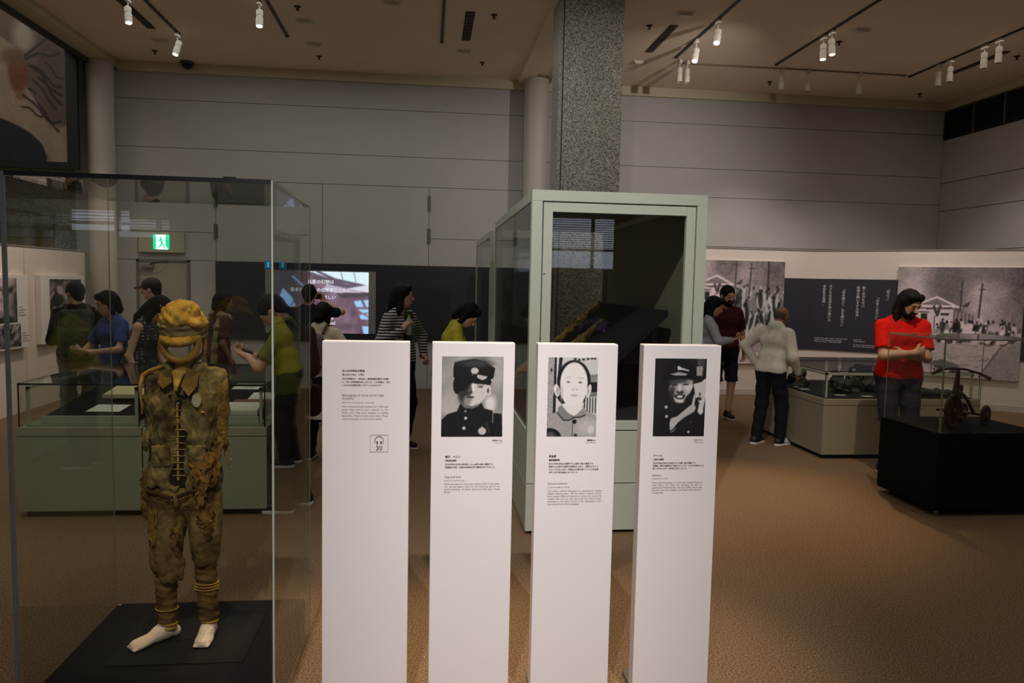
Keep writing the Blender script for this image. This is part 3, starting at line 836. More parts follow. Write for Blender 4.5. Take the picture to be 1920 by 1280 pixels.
# ------------------------------------------------------------------ ceiling fittings
def track(label, x0, x1, y0, y1):
    t = empty('light_track', ((x0+x1)/2, (y0+y1)/2, 4.9)); tag(t, label, 'light track', 'lighting tracks in the ceiling')
    w = 0.018
    if abs(x1-x0) < abs(y1-y0):
        bx('rail', M_blackm, t, x0-w, x0+w, y0, y1, 4.885, 4.899)
        bx('end_cap', M_blackm, t, x0-w-0.004, x0+w+0.004, y1-0.03, y1+0.01, 4.88, 4.899)
    else:
        bx('rail', mat('track_tan', '8d7b66', 0.6), t, x0, x1, y0-w, y0+w, 4.885, 4.899)
        bx('end_cap', mat('track_tan', '5d4c3d', 0.6), t, x1-0.03, x1+0.01, y0-w-0.004, y0+w+0.004, 4.88, 4.899)
track('black ceiling track holding the spotlight nearest the dome camera', -3.29, -3.29, 2.0, 10.5)
track('black ceiling track left of the central ceiling vent', -1.88, -1.88, 2.0, 10.36)
track('short-looking straight ceiling track beside the slatted vent', 0.14, 0.14, 2.0, 10.24)
track('black ceiling track just right of the granite pillar', 3.38, 3.38, 2.0, 10.33)
track('black ceiling track in the middle of the right ceiling', 4.87, 4.87, 2.0, 10.39)
track('black ceiling track nearest the right wall louvre', 7.04, 7.04, 2.0, 10.6)
track('thin tan track running parallel to the back wall', 3.5, 6.95, 10.56, 10.56)

def spotlight(label, x, y, aim, lit=False, two=0.0):
    """cylindrical track head on a yoke"""
    t = empty('track_spotlight', (x, y, 4.885)); tag(t, label, 'spotlight', 'track spotlights on the ceiling')
    bxc('adapter', M_lampw, t, x-0.02, x+0.02, y-0.05, y+0.05, 4.835, 4.885)
    MB().tube([(x, y, 4.84), (x, y, 4.79), (x, y, 4.75)], 0.008, 8).build('stem', M_lampw, t, True)
    a = Vector(aim)-Vector((x, y, 4.70)); a.normalize()
    c = Vector((x, y, 4.70))
    b = MB().lathe([(0.026, -0.09), (0.038, -0.078), (0.038, -0.02), (0.033, -0.015), (0.033, 0.0), (0.040, 0.005), (0.040, 0.11), (0.036, 0.11), (0.034, 0.085)], c, a, 20).build('lamp_body', M_lampw, t, True)
    l = MB().lathe([(0.033, 0.085), (0.033, 0.092)], c, a, 20).build('lens', M_lampl if lit else mat('lens_dark', '6b645a', 0.2), b)
    return t
down = lambda x, y, dx=0, dy=0: (x+dx, y+dy, 0)
spotlight('white spotlight on a leaning stem left of the dome camera', -3.29, 10.45, down(-3.29, 10.45, -0.9, -1.5), True)
spotlight('white spotlight cut by the top edge of the photo at far left', -3.45, 9.25, down(-3.45, 9.25, 0.6, -1.0), True)
spotlight('white spotlight at the top edge left of centre', -1.96, 9.1, down(-1.96, 9.1, 0.1, -1), True)
spotlight('lit white spotlight, nearer of the two tilted ones on the pillar track', 3.38, 8.8, down(3.38, 8.8, -1.3, -2), True)
spotlight('lit white spotlight, farther of the two tilted ones on the pillar track', 3.38, 9.53, down(3.38, 9.53, -1.3, -2), True)
spotlight('unlit white spotlight, left one of the close pair beside the pillar', 3.47, 10.42, down(3.47, 10.42))
spotlight('unlit white spotlight, right one of the close pair beside the pillar', 3.59, 10.45, down(3.59, 10.45))
spotlight('lit white spotlight, left one of the overlapping lit pair', 4.88, 9.12, down(4.88, 9.12, -0.4, -0.8), True)
spotlight('lit white spotlight, right one of the overlapping lit pair', 4.88, 8.92, down(4.88, 8.92, 0.0, -0.8), True)
spotlight('white spotlight with bright rim, first on the tan track', 5.04, 10.56, down(5.04, 10.56, -0.3, -0.4))
spotlight('white spotlight second along the tan track', 5.44, 10.56, down(5.44, 10.56))
spotlight('white spotlight at the right end of the tan track', 6.23, 10.56, down(6.23, 10.56))
spotlight('white spotlight, left one of the pair at the end of the right track', 7.04, 9.95, down(7.04, 9.95))
spotlight('white spotlight, right one of the pair at the end of the right track', 7.04, 9.72, down(7.04, 9.72))
spotlight('white spotlight, left one of the pair nearest the photo right edge', 7.04, 9.09, down(7.04, 9.09))
spotlight('white spotlight, right one of the pair nearest the photo right edge', 7.04, 8.84, down(7.04, 8.84))
def slot(label, x, y0, y1, w=0.055, slats=True):
    t = empty('ceiling_vent', (x, (y0+y1)/2, 4.9)); tag(t, label, 'air vent', 'slot vents in the ceiling')
    bx('slot', mat('slot_dark', '2a2119', 0.8), t, x-w, x+w, y0, y1, 4.893, 4.899)
    if slats:
        for k in range(3):
            xx = x-w*0.5+k*w*0.5
            bx('bar', mat('slot_bar', '6b5a48', 0.6), t, xx-0.004, xx+0.004, y0, y1, 4.885, 4.893)
        n = 9
        for k in range(n):
            yy = y0+(y1-y0)*(k+0.5)/n
            bx('cross_bar', mat('slot_bar', '6b5a48', 0.6), t, x-w, x+w, yy-0.004, yy+0.004, 4.884, 4.888)
slot('slatted dark ceiling vent above the middle of the back wall', 0.455, 9.07, 10.12)
slot('narrow dark ceiling slot beside the far left track', -3.58, 9.2, 10.36, 0.05)
slot('narrow dark ceiling slot just right of the granite pillar', 2.945, 9.1, 10.17, 0.05)
slot('narrow dark ceiling slot behind the right-hand spotlights', 7.53, 9.3, 10.37, 0.05)
for i, (x, y, n) in enumerate(((-3.64, 10.85, 'left of the first spotlight'), (-1.56, 9.72, 'near the top edge left of centre'), (-1.57, 10.64, 'in line with the second track'), (0.45, 10.58, 'just beyond the slatted ceiling vent'),
                         (-0.45, 8.95, 'touching the top edge of the photo'), (2.95, 10.62, 'right of the granite pillar near the wall'), (2.94, 8.7, 'right of the granite pillar near the top edge'), (5.22, 8.86, 'beside the overlapping lit spotlights'))):
    t = empty('ceiling_speaker', (x, y, 4.9)); tag(t, 'small white rectangular ceiling fitting '+n, 'ceiling fitting', 'small rectangular ceiling fittings')
    bxc('base_plate', M_lampw, t, x-0.10, x+0.10, y-0.05, y+0.05, 4.885, 4.9)
    bxc('cover', M_lampw, t, x-0.08, x+0.08, y-0.035, y+0.035, 4.865, 4.886)
for x, y, n in ((-3.89, 11.37, 'near the left corner of the back wall'), (-1.59, 11.2, 'above the left access doors'), (-1.56, 9.25, 'at the top edge left of centre'), (0.74, 9.13, 'right of the slatted vent'), (0.74, 11.08, 'near the back wall left of the round column'),
                (2.65, 9.17, 'left of the slot beside the pillar'), (5.2, 9.33, 'right of the overlapping lit spotlights'), (5.19, 11.27, 'left of the tan-track spotlights near the wall'), (7.83, 11.5, 'in the far right corner'), (7.81, 9.47, 'at the right edge of the photo')):
    t = empty('sprinkler', (x, y, 4.9)); tag(t, 'tiny dark ceiling sprinkler '+n, 'sprinkler', 'ceiling sprinklers')
    MB().lathe([(0.04, 4.9), (0.04, 4.893), (0.015, 4.89), (0.012, 4.86)], (x, y, 0), n=14).build('rose', mat('sprinkler_dark', '3a2c22', 0.5), t, True)
    MB().lathe([(0.022, 4.858), (0.022, 4.854)], (x, y, 0), n=14).build('deflector', mat('sprinkler_dark', '3a2c22', 0.5), t)
t = empty('dome_camera', (-3.60, 11.85, 4.9)); tag(t, 'small black dome camera on the ceiling by the back wall', 'camera')
MB().lathe([(0.10, 4.9), (0.10, 4.875), (0.085, 4.865)], (-3.60, 11.85, 0), n=24).build('mount', mat('dome_grey', '4a4640', 0.5), t, True)
MB().lathe([(0.08, 4.866), (0.075, 4.84), (0.055, 4.81), (0.025, 4.795), (0.005, 4.79)], (-3.60, 11.85, 0), n=24).build('dome', mat('dome_black', '080808', 0.15), t, True)
# exit sign
t = empty('exit_sign', (-4.02, 11.95, 2.08)); tag(t, 'lit green exit sign in a pale box above the service door', 'exit sign')
bxc('housing', mat('sign_housing', 'a9a794', 0.5), t, -4.36, -3.70, 11.93, 12.0, 2.08, 2.39, bev=0.006)
MG = emis('exit_green', '14e0a0', 1.3); MWl = emis('exit_white', 'f4fff8', 2.2)
bx('green_face', MG, t, -4.145, -3.915, 11.918, 11.93, 2.125, 2.345)
m = MB(); m.prism([(-4.10, 11.916, 2.345), (-4.10, 11.916, 2.125), (-3.93, 11.916, 2.125), (-3.965, 11.916, 2.18), (-3.965, 11.916, 2.345)], (0, -0.002, 0)); m.build('white_doorway', MWl, t)
m = MB(); y = 11.913
m.lathe([(0.014, 0), (0.014, 0.002)], (-4.035, y, 2.30), (0, -1, 0), 12)
for q in ([(-4.045, 2.285), (-4.02, 2.29), (-4.0, 2.215), (-4.03, 2.21)], [(-4.03, 2.215), (-4.005, 2.22), (-4.03, 2.17), (-4.07, 2.145), (-4.08, 2.16), (-4.05, 2.18)], [(-4.02, 2.215), (-3.995, 2.215), (-3.98, 2.18), (-3.985, 2.14), (-4.0, 2.14), (-3.998, 2.18)], [(-4.045, 2.28), (-4.07, 2.25), (-4.06, 2.24), (-4.035, 2.26)], [(-4.01, 2.28), (-3.985, 2.25), (-3.96, 2.255), (-3.965, 2.265), (-3.985, 2.262), (-4.0, 2.285)]):
    m.prism([(a, y, b) for a, b in q], (0, -0.002, 0))
m.build('running_figure', MG, t)
# small blue signs on the dark board
# ------------------------------------------------------------------ dark wall board with the projected film
t = empty('wall_board', (-0.9, 12.0, 0.77)); tag(t, 'wide charcoal wall board behind the visitors on the back wall', 'wall board')
bxc('board', M_char, t, -3.25, 1.47, 11.955, 11.998, 0.77, 1.97)
sg = empty('projection_screen', (-1.66, 11.955, 0.88)); tag(sg, 'glowing film screen with white Japanese and English captions on charcoal board', 'screen')
bx('screen_sheet', mat('screen_grey', '8c8a84', 0.8), sg, -2.51, -0.82, 11.945, 11.955, 0.88, 1.86)
P = Pic(170, 110, 0.40).frame(0, 0, 170, 110)
P.a[:] = (0.45, 0.36, 0.42); P.noise(9, 0.16, 2); P.noise(30, 0.06, 3)
P.poly([(60, 0), (170, 0), (170, 24), (130, 20), (95, 10)], (0.86, 0.95, 0.98))
for q in ([(78, 0), (110, 14), (170, 26)], [(70, 4), (104, 20), (170, 32)]):
    P.line(q, 2.0, (0.35, 0.33, 0.4))
P.line([(120, 0), (124, 14)], 0.6, (0.4, 0.4, 0.45)); P.line([(143, 0), (147, 18)], 0.6, (0.4, 0.4, 0.45))
P.poly([(95, 22), (130, 30), (170, 22), (170, 34), (125, 42), (90, 32)], (0.80, 0.86, 0.93))
P.poly([(122, 33), (170, 24), (170, 36), (125, 44)], (0.86, 0.86, 0.92))
P.poly([(80, 20), (170, 36), (170, 42), (110, 44)], (0.62, 0.48, 0.6), 0.5)
P.poly([(110, 38), (170, 36), (170, 43), (122, 47)], (0.30, 0.27, 0.30))
for q in ([(143, 52), (156, 50), (161, 62), (148, 62)], [(160, 50), (170, 49), (170, 62), (166, 62)], [(152, 66), (170, 66), (170, 72), (155, 73)], [(153, 76), (170, 74), (170, 84), (156, 84)], [(158, 96), (170, 96), (170, 110), (161, 110)]):
    P.poly(q, (0.62, 0.80, 0.98))
P.line([(150, 68), (170, 80)], 1.2, (0.55, 0.36, 0.4))
P.poly([(0, 0), (52, 0), (50, 70), (30, 110), (0, 110)], (0.28, 0.28, 0.31), 0.75)
P.poly([(19, 30), (35, 47), (41, 60), (36, 80), (22, 66), (10, 52)], (0.60, 0.76, 0.98))
P.line([(36, 10), (54, 26)], 1.6, (0.55, 0.72, 0.95)); P.line([(26, 68), (42, 50)], 1.0, (0.3, 0.35, 0.5))
P.blur(2)
P.build('film_picture', sg, Matrix.Translation((-2.40+1.66, -0.012, 0.0)) @ Matrix.Rotation(R(90), 4, 'X'), attr_mat('film_glow', 0.6, 1.0), 1.47, 0.965)
MT = emis('caption_glow', 'f4f6ff', 0.9)
for body, z, sz, bd in (('真夏の幻想は', 0.78, 0.068, 0.0006), ('忌まわしい昔の出来事とともに', 0.655, 0.066, 0.0006), ('限りなく悲しい', 0.54, 0.066, 0.0006), ('Midsummer phantoms', 0.375, 0.070, 0.0004), ('of dreadful things', 0.298, 0.070, 0.0004), ('from long ago', 0.218, 0.070, 0.0004), ('are infinitely sad.', 0.140, 0.070, 0.0004)):
    text('caption_line', body, sz, plane_y(-0.005, -0.016, z), MT, sg, 'CENTER', bold=bd)
# two small blue pictogram plates at the top of the board
for x, n in ((-2.46, 'left'), (-2.24, 'right')):
    t = empty('pictogram_plate', (x, 11.95, 1.93)); tag(t, 'small glowing blue pictogram plate, %s one above the film screen' % n, 'sign', 'blue pictogram plates')
    bx('plate', emis('sign_blue_'+n, '1a6f9c', 0.55), t, x-0.055, x+0.055, 11.94, 11.954, 1.87, 1.99)
    m = MB(); m.box(x-0.01, x+0.01, 11.938, 11.94, 1.895, 1.94); m.lathe([(0.013, 0), (0.013, 0.002)], (x, 11.94, 1.957), (0, -1, 0), 10)
    m.build('figure', emis('sign_pale_'+n, '9ad6ea', 0.6), t)

# ------------------------------------------------------------------ portraits of the text panels
def portrait_a():
    P = Pic(150, 196, 0.58).frame(160, 185, 828, 1052)
    P.noise(4, 0.22, 5); P.noise(9, 0.12, 6)
    P.ell(250, 700, 110, 160, 0.72, 0.8); P.ell(760, 350, 90, 240, 0.66, 0.9); P.ell(300, 420, 160, 300, 0.62, 1.0, al=0.6); P.ell(690, 690, 60, 90, 0.85, 0.9)
    P.poly([(155, 880), (230, 805), (330, 775), (365, 690), (420, 740), (500, 745), (590, 680), (625, 745), (720, 770), (725, 795), (815, 800), (828, 1060), (150, 1060)], 0.09)
    P.poly([(365, 680), (600, 680), (560, 720), (490, 750), (420, 735)], 0.42)
    P.poly([(345, 450), (655, 450), (665, 560), (625, 640), (575, 690), (490, 722), (420, 700), (370, 620), (350, 560)], 0.80)
    P.ell(410, 560, 70, 130, 0.20, 0.5, 10); P.ell(440, 660, 40, 50, 0.55, 0.8)
    P.ell(665, 548, 30, 56, 0.82, 0.25); P.ell(662, 552, 13, 28, 0.35, 0.6)
    P.poly([(285, 310), (300, 250), (400, 228), (520, 212), (640, 245), (735, 312), (722, 400), (698, 455), (690, 486), (560, 462), (480, 456), (400, 470), (345, 590), (312, 588), (288, 540), (284, 470), (300, 420), (284, 400)], 0.07)
    P.ell(520, 262, 170, 40, 0.22, 0.9)
    P.poly([(345, 455), (480, 448), (560, 452), (692, 478), (684, 494), (600, 482), (540, 480), (490, 474), (450, 500), (410, 555), (352, 560)], 0.08)
    P.ell(515, 340, 42, 34, 0.80, 0.25); P.poly([(480, 345), (515, 305), (552, 345), (530, 372), (498, 370)], 0.78)
    P.poly([(545, 378), (650, 400), (640, 422), (600, 440), (540, 412)], 0.74); P.ell(700, 436, 10, 10, 0.8); P.ell(490, 384, 7, 7, 0.6)
    P.ell(582, 512, 28, 8, 0.20, 0.6); P.line([(545, 494), (612, 492)], 4, 0.35); P.ell(440, 515, 24, 7, 0.08, 0.8)
    P.poly([(465, 500), (500, 560), (485, 580), (445, 572)], 0.38); P.ell(478, 572, 22, 8, 0.14, 0.6); P.ell(500, 520, 10, 50, 0.92, 0.9)
    P.ell(470, 622, 42, 12, 0.35, 0.6); P.line([(440, 618), (500, 630)], 5, 0.1); P.ell(470, 648, 28, 8, 0.55, 0.8)
    P.ell(420, 775, 11, 13, 0.55); P.ell(425, 850, 17, 17, 0.78, 0.3); P.ell(408, 957, 18, 18, 0.78, 0.3); P.ell(605, 990, 44, 40, 0.76, 0.2); P.ell(605, 945, 8, 8, 0.7)
    P.line([(720, 775), (718, 900)], 4, 0.65); P.line([(650, 900), (690, 1010)], 4, 0.30)
    return P.noise(60, 0.04, 8).blur(1).tone((1.0, 0.965, 0.93))
def portrait_b():
    P = Pic(130, 200, 0.80).frame(185, 205, 752, 1060)
    P.poly([(185, 205), (260, 205), (250, 820), (185, 830)], 0.62); P.a += (np.random.RandomState(4).rand(200, 130, 1)-0.5)*0.35*(P.u < 255)[..., None]
    P.poly([(258, 205), (282, 205), (282, 800), (250, 820)], 0.10); P.poly([(310, 205), (348, 205), (340, 300), (300, 400), (290, 640), (282, 640)], 0.12); P.ell(225, 342, 9, 20, 0.1)
    P.poly([(640, 400), (752, 385), (752, 470), (660, 480)], 0.55); P.poly([(655, 470), (752, 470), (752, 585), (640, 620)], 0.10); P.poly([(655, 580), (752, 575), (752, 625), (640, 630)], 0.45)
    for k in range(6):
        P.line([(610+k*31, 640), (610+k*31, 800)], 6, 0.12)
    for x, y in ((490, 222), (535, 232), (585, 228), (635, 220), (680, 215), (715, 214)):
        P.ell(x, y, 16, 13, 0.2, 0.4)
    for x in (665, 690, 715, 740):
        P.line([(x, 385), (x, 425)], 3, 0.35)
    P.poly([(185, 830), (300, 790), (350, 720), (590, 720), (640, 790), (752, 830), (752, 1062), (185, 1062)], 0.62)
    P.a += (np.random.RandomState(9).rand(200, 130, 1)-0.5)*0.28*(P.v > 790)[..., None]
    P.ell(640, 960, 120, 90, 0.80, 0.9, al=0.6)
    P.ell(480, 460, 190, 225, 0.07, 0.06); P.poly([(290, 560), (300, 650), (370, 730), (470, 745), (580, 720), (620, 640), (640, 560)], 0.08)
    P.poly([(360, 700), (590, 690), (585, 760), (500, 835), (420, 810), (350, 760)], 0.88)
    P.ell(290, 560, 34, 68, 0.86, 0.15, -12); P.ell(655, 565, 26, 72, 0.86, 0.15, 12); P.ell(300, 565, 12, 40, 0.6, 0.8); P.ell(648, 565, 10, 40, 0.65, 0.8)
    P.ell(482, 480, 156, 222, 0.90, 0.07); P.poly([(328, 470), (636, 470), (632, 590), (585, 690), (530, 722), (440, 722), (380, 690), (332, 600)], 0.90)
    P.ell(345, 590, 16, 90, 0.72, 0.9, al=0.7)
    P.ell(418, 470, 24, 9, 0.62, 0.5); P.ell(418, 471, 9, 9, 0.25); P.ell(553, 474, 24, 9, 0.60, 0.5); P.ell(554, 475, 9, 10, 0.2); P.line([(385, 425), (440, 420)], 5, 0.78); P.line([(525, 425), (590, 432)], 5, 0.76)
    P.ell(472, 552, 9, 5, 0.5); P.ell(515, 552, 9, 6, 0.5); P.ell(492, 540, 30, 26, 0.84, 0.9, al=0.5); P.ell(490, 612, 42, 8, 0.68, 0.7); P.ell(492, 628, 26, 5, 0.8, 0.7)
    P.poly([(310, 740), (350, 720), (420, 800), (500, 840), (440, 880), (380, 880), (305, 800)], 0.50); P.poly([(590, 760), (630, 800), (620, 830), (540, 850), (500, 838), (560, 790)], 0.55)
    P.line([(300, 800), (370, 880), (430, 885), (500, 850), (560, 850), (625, 825)], 6, 0.12); P.ell(498, 898, 26, 24, 0.08, 0.2); P.line([(478, 930), (480, 1062)], 5, 0.35); P.ell(515, 1045, 18, 18, 0.2)
    P.ell(215, 1080, 140, 112, 0.06, 0.08); P.ell(225, 1110, 80, 100, 0.35, 0.5); P.ell(690, 985, 36, 45, 0.82, 0.5)
    return P.blur(1).tone((1.0, 0.975, 0.95))
def portrait_c():
    P = Pic(134, 196, 0.10).frame(240, 228, 850, 1066)
    P.noise(5, 0.05, 2)
    P.poly([(730, 228), (805, 232), (800, 300), (740, 300)], 0.30); P.poly([(730, 312), (800, 310), (795, 410), (735, 415)], 0.66); P.line([(765, 312), (765, 412)], 5, 0.5); P.line([(820, 235), (800, 420)], 8, 0.32)
    P.poly([(420, 520), (690, 455), (695, 540), (660, 600), (620, 640), (585, 695), (540, 705), (490, 690), (460, 640), (425, 580)], 0.68)
    P.ell(640, 520, 46, 60, 0.82, 0.6); P.ell(455, 545, 40, 40, 0.45, 0.9)
    P.poly([(330, 400), (360, 280), (440, 240), (640, 245), (720, 330), (735, 430), (700, 466), (640, 440), (540, 442), (470, 456), (420, 480), (402, 540), (345, 520)], 0.05)
    P.poly([(420, 398), (520, 372), (630, 392), (600, 412), (480, 410)], 0.62); P.poly([(500, 318), (520, 308), (560, 330), (650, 355), (640, 365), (570, 352), (510, 350)], 0.82)
    P.ell(550, 480, 140, 30, 0.42, 0.9, al=0.6); P.ell(480, 512, 32, 8, 0.12, 0.6); P.ell(612, 506, 32, 8, 0.12, 0.6); P.line([(448, 488), (512, 480)], 4, 0.25, 0.8); P.line([(580, 478), (645, 484)], 4, 0.25, 0.8)
    P.ell(545, 590, 44, 20, 0.16, 0.6); P.ell(540, 545, 20, 40, 0.85, 0.9)
    P.poly([(470, 622), (540, 612), (615, 618), (590, 660), (545, 672), (500, 655)], 0.12); P.ell(545, 637, 38, 13, 0.86, 0.4); P.ell(545, 685, 50, 22, 0.86, 0.9, al=0.7)
    P.ell(450, 600, 30, 60, 0.2, 0.9)
    P.poly([(700, 500), (790, 480), (840, 440), (850, 440), (850, 640), (820, 800), (790, 830), (760, 800), (780, 700), (740, 660), (720, 590)], 0.80)
    P.ell(780, 612, 9, 22, 0.12); P.ell(770, 660, 34, 18, 0.15, 0.5); P.ell(800, 790, 28, 40, 0.82, 0.4)
    P.poly([(720, 600), (735, 640), (720, 720), (740, 760), (720, 800), (640, 840), (540, 910), (480, 980), (440, 1000), (435, 920), (450, 870), (520, 850), (620, 770), (690, 720), (700, 650)], 0.72)
    P.line([(560, 880), (700, 810)], 5, 0.55); P.poly([(740, 690), (770, 700), (760, 800), (735, 740)], 0.1)
    P.poly([(440, 1000), (480, 985), (520, 960), (500, 1010), (450, 1030)], 0.32)
    P.ell(387, 750, 18, 18, 0.72, 0.3); P.ell(396, 850, 17, 17, 0.72, 0.3); P.ell(662, 1018, 14, 14, 0.75, 0.3); P.ell(685, 910, 6, 6, 0.4)
    return P.noise(50, 0.04, 3).blur(1).tone((1.0, 0.975, 0.95))

def stand(label, x0, x1, pic=None, pr=None, blocks=(), z1=1.475):
    """tall free-standing white panel; drawn for a front face at Y 3.05, set at Y 2.92"""
    k = 2.92/3.05; x0 *= k; x1 *= k; z1 = 1.72-(1.72-z1)*k
    t = empty('text_panel', ((x0+x1)/2, 2.95, 0)); tag(t, label, 'information panel', 'white information panels in the front row')
    bxc('board', M_white, t, x0, x1, 2.92, 2.98, 0.02, z1, bev=0.004)
    bxc('foot_plate', mat('foot_plate_grey', '6f6a66', 0.5, metal=0.4), t, x0+0.01, x1-0.01, 2.93, 3.12, 0.0, 0.02, bev=0.003)
    if pic is not None:
        u0, u1, za, zb = pr; u0 *= k; u1 *= k; za = 1.72-(1.72-za)*k; zb = 1.72-(1.72-zb)*k
        pic.build('portrait_print', t, Matrix.Translation((u0-(x0+x1)/2, 2.9188-2.95, za)) @ Matrix.Rotation(R(90), 4, 'X'), M_print, u1-u0, zb-za)
    for nm, body, sz, dx, z, w, m, ls, al, bd in blocks:
        text(nm, body, sz*k, plane_y(dx*k-(x1-x0)/2, 2.9185-2.95, 1.72-(1.72-z)*k), m, t, al, w*k, ls, bd)
L = 'LEFT'; J = 'JUSTIFY'; RT = 'RIGHT'
stand('leftmost white information panel with text and a headphone symbol', -0.42, -0.07, blocks=(
    ('japanese_heading', '三人の中学生の遺品', 0.0100, 0.079, 1.352, 0, M_ink, 1, L, 0.0002),
    ('japanese_subheading', '爆心地から900m　小網町', 0.0078, 0.079, 1.337, 0, M_ink, 1, L, 0.0001),
    ('japanese_text', '市立中学校の1、2年生は、建物疎開作業中に被爆\nし、多くの犠牲者を出しました。この衣服は、死亡\nした3人の生徒が身につけていたものです。', 0.0084, 0.079, 1.320, 0, M_ink, 1.55, L, 0.0001),
    ('english_heading', 'Belongings of three junior high\nstudents', 0.0135, 0.079, 1.252, 0, M_inkg, 0.95, L, 0.0),
    ('english_subheading', '900 m from the hypocenter   Koami-cho', 0.0078, 0.079, 1.224, 0, M_inkg, 1, L, 0.0),
    ('english_text', 'First- and second-year students of a Municipal Junior High School were exposed to the bomb when they were engaged in building demolition. Most of them were killed. These clothes belonged to three of the victims.', 0.0098, 0.079, 1.207, 0.185, M_inkg, 1.3, J, 0.0)))
def px(label_z):
    return label_z
P2 = portrait_a(); P3 = portrait_b(); P4 = portrait_c()
stand('second white information panel, portrait of a boy in a dark cap with pale emblem', 0.02, 0.36, P2, (0.060, 0.313, 1.085, 1.418), (
    ('japanese_name', '津田栄一さん', 0.0075, 0.296, 1.066, 0, M_ink, 1, RT, 0.0001), ('english_name', 'Eiichi Tsuda', 0.0065, 0.296, 1.057, 0, M_inkg, 1, RT, 0.0),
    ('japanese_heading', '帽子、ベルト', 0.0105, 0.058, 0.997, 0, M_ink, 1, L, 0.0002), ('japanese_subheading', '津田寛治寄贈', 0.0078, 0.058, 0.982, 0, M_ink, 1, L, 0.0002),
    ('japanese_text', '市立中学校1年生の津田栄一さん(当時13歳)の遺品です。\n被爆翌日の朝、父親が天満橋付近で遺体を見つけました。', 0.0082, 0.058, 0.966, 0, M_ink, 1.5, L, 0.0001),
    ('english_heading', 'Cap and belt', 0.0135, 0.055, 0.912, 0, M_inkg, 1, L, 0.0), ('english_subheading', 'Donated by Kanjiroh Tsuda', 0.0075, 0.055, 0.899, 0, M_inkg, 1, L, 0.0),
    ('english_text', 'These belonged to a first-year student, Eiichi Tsuda (then, 13). Shortly before noon on the following day of the atomic bombing, his father found his body near Tenma Bridge.', 0.0098, 0.055, 0.883, 0.232, M_inkg, 1.15, J, 0.0)))
stand('third white information panel, portrait of a shaven-headed boy before a fence', 0.455, 0.795, P3, (0.500, 0.710, 1.085, 1.418), (
    ('japanese_name', '福岡肇さん', 0.0075, 0.255, 1.066, 0, M_ink, 1, RT, 0.0002), ('english_name', 'Hajime Fukuoka', 0.0065, 0.255, 1.057, 0, M_inkg, 1, RT, 0.0),
    ('japanese_heading', '学生服', 0.0105, 0.057, 0.997, 0, M_ink, 1, L, 0.0003), ('japanese_subheading', '福岡重春寄贈', 0.0078, 0.057, 0.982, 0, M_ink, 1, L, 0.0003),
    ('japanese_text', '市立中学校2年生の福岡肇さん(当時14歳)の遺品です。\n重春さんは息子の遺骨が収容所からあり、母親がさがして\nもらってきましたが、同級生の父親が届けてくれた学生服\nが唯一の確実な遺品となりました。', 0.0082, 0.057, 0.966, 0, M_ink, 1.5, L, 0.0001),
    ('english_heading', 'School uniform', 0.0135, 0.055, 0.880, 0, M_inkg, 1, L, 0.0), ('english_subheading', 'Donated by Shigeharu Fukuoka', 0.0075, 0.055, 0.866, 0, M_inkg, 1, L, 0.0),
    ('english_text', 'This school uniform belonged to a second-year student Hajime Fukuoka (then, 14). His mother received notices from several different locations to come and receive his remains. She went to each place, but the uniform, later delivered by the father of one of his classmates, is the only certain item of his belongings.', 0.0098, 0.055, 0.849, 0.232, M_inkg, 1.15, J, 0.0)))
stand('rightmost white information panel, portrait of a smiling boy holding a pale animal', 0.905, 1.245, P4, (0.957, 1.182, 1.085, 1.418), (
    ('japanese_name', '上田正之さん', 0.0075, 0.276, 1.066, 0, M_inkg, 1, RT, 0.0001), ('english_name', 'Masayuki Ueda', 0.0065, 0.276, 1.057, 0, M_inkg, 1, RT, 0.0),
    ('japanese_heading', 'ゲートル', 0.0105, 0.057, 0.997, 0, M_ink, 1, L, 0.0002), ('japanese_subheading', '上田キヨ寄贈', 0.0078, 0.057, 0.982, 0, M_ink, 1, L, 0.0002),
    ('japanese_text', '市立中学校1年生の上田正之さん(当時13歳)の遺品です。\n被爆後、隣町の福島町まで逃れたところで、ともだち近所の人に\n助けられましたが、8月8日に死亡しました。', 0.0078, 0.057, 0.966, 0, M_ink, 1.5, L, 0.0001),
    ('english_heading', 'Gaiters', 0.0135, 0.055, 0.912, 0, M_inkg, 1, L, 0.0), ('english_subheading', 'Donated by Kiyo Ueda', 0.0075, 0.055, 0.899, 0, M_inkg, 1, L, 0.0),
    ('english_text', 'These gaiters belonged to a first-year student Masayuki Ueda (then, 13). After the bombing, he fled to neighboring Fukushima-cho. He was luckily found and helped by one of his neighbors, but died in the afternoon of August 8th.', 0.0095, 0.055, 0.881, 0.222, M_inkg, 1.15, J, 0.0)))
# headphone symbol on the first panel
t = [o for o in bpy.data.objects if o.name.startswith('text_panel')][0]
m = MB(); y = 2.9192; K = 2.92/3.05; xa, xb, za, zb = -0.228*K, -0.155*K, 1.72-(1.72-1.022)*K, 1.72-(1.72-1.093)*K
for b in ((xa, xb, za, za+0.0012), (xa, xb, zb-0.0012, zb), (xa, xa+0.0012, za, zb), (xb-0.0012, xb, za, zb)):
    m.box(b[0], b[1], y-0.0006, y, b[2], b[3])
m.build('symbol_frame', M_inkg, t)
m = MB(); cx, cz = (xa+xb)/2, 1.72-(1.72-1.069)*K
for k in range(14):
    a0, a1 = PI*k/14, PI*(k+1)/14
    m.prism([(cx+math.cos(a)*r, y, cz+math.sin(a)*r) for a, r in ((a0, 0.0155), (a0, 0.0175), (a1, 0.0175), (a1, 0.0155))], (0, -0.0008, 0))
for k in (-1, 1):
    m.box(cx+k*0.0165-0.001, cx+k*0.0165+0.001, y-0.0008, y, cz-0.010, cz)
    m.box(cx+k*0.0075-0.0026, cx+k*0.0075+0.0026, y-0.0008, y, cz-0.013, cz-0.002)
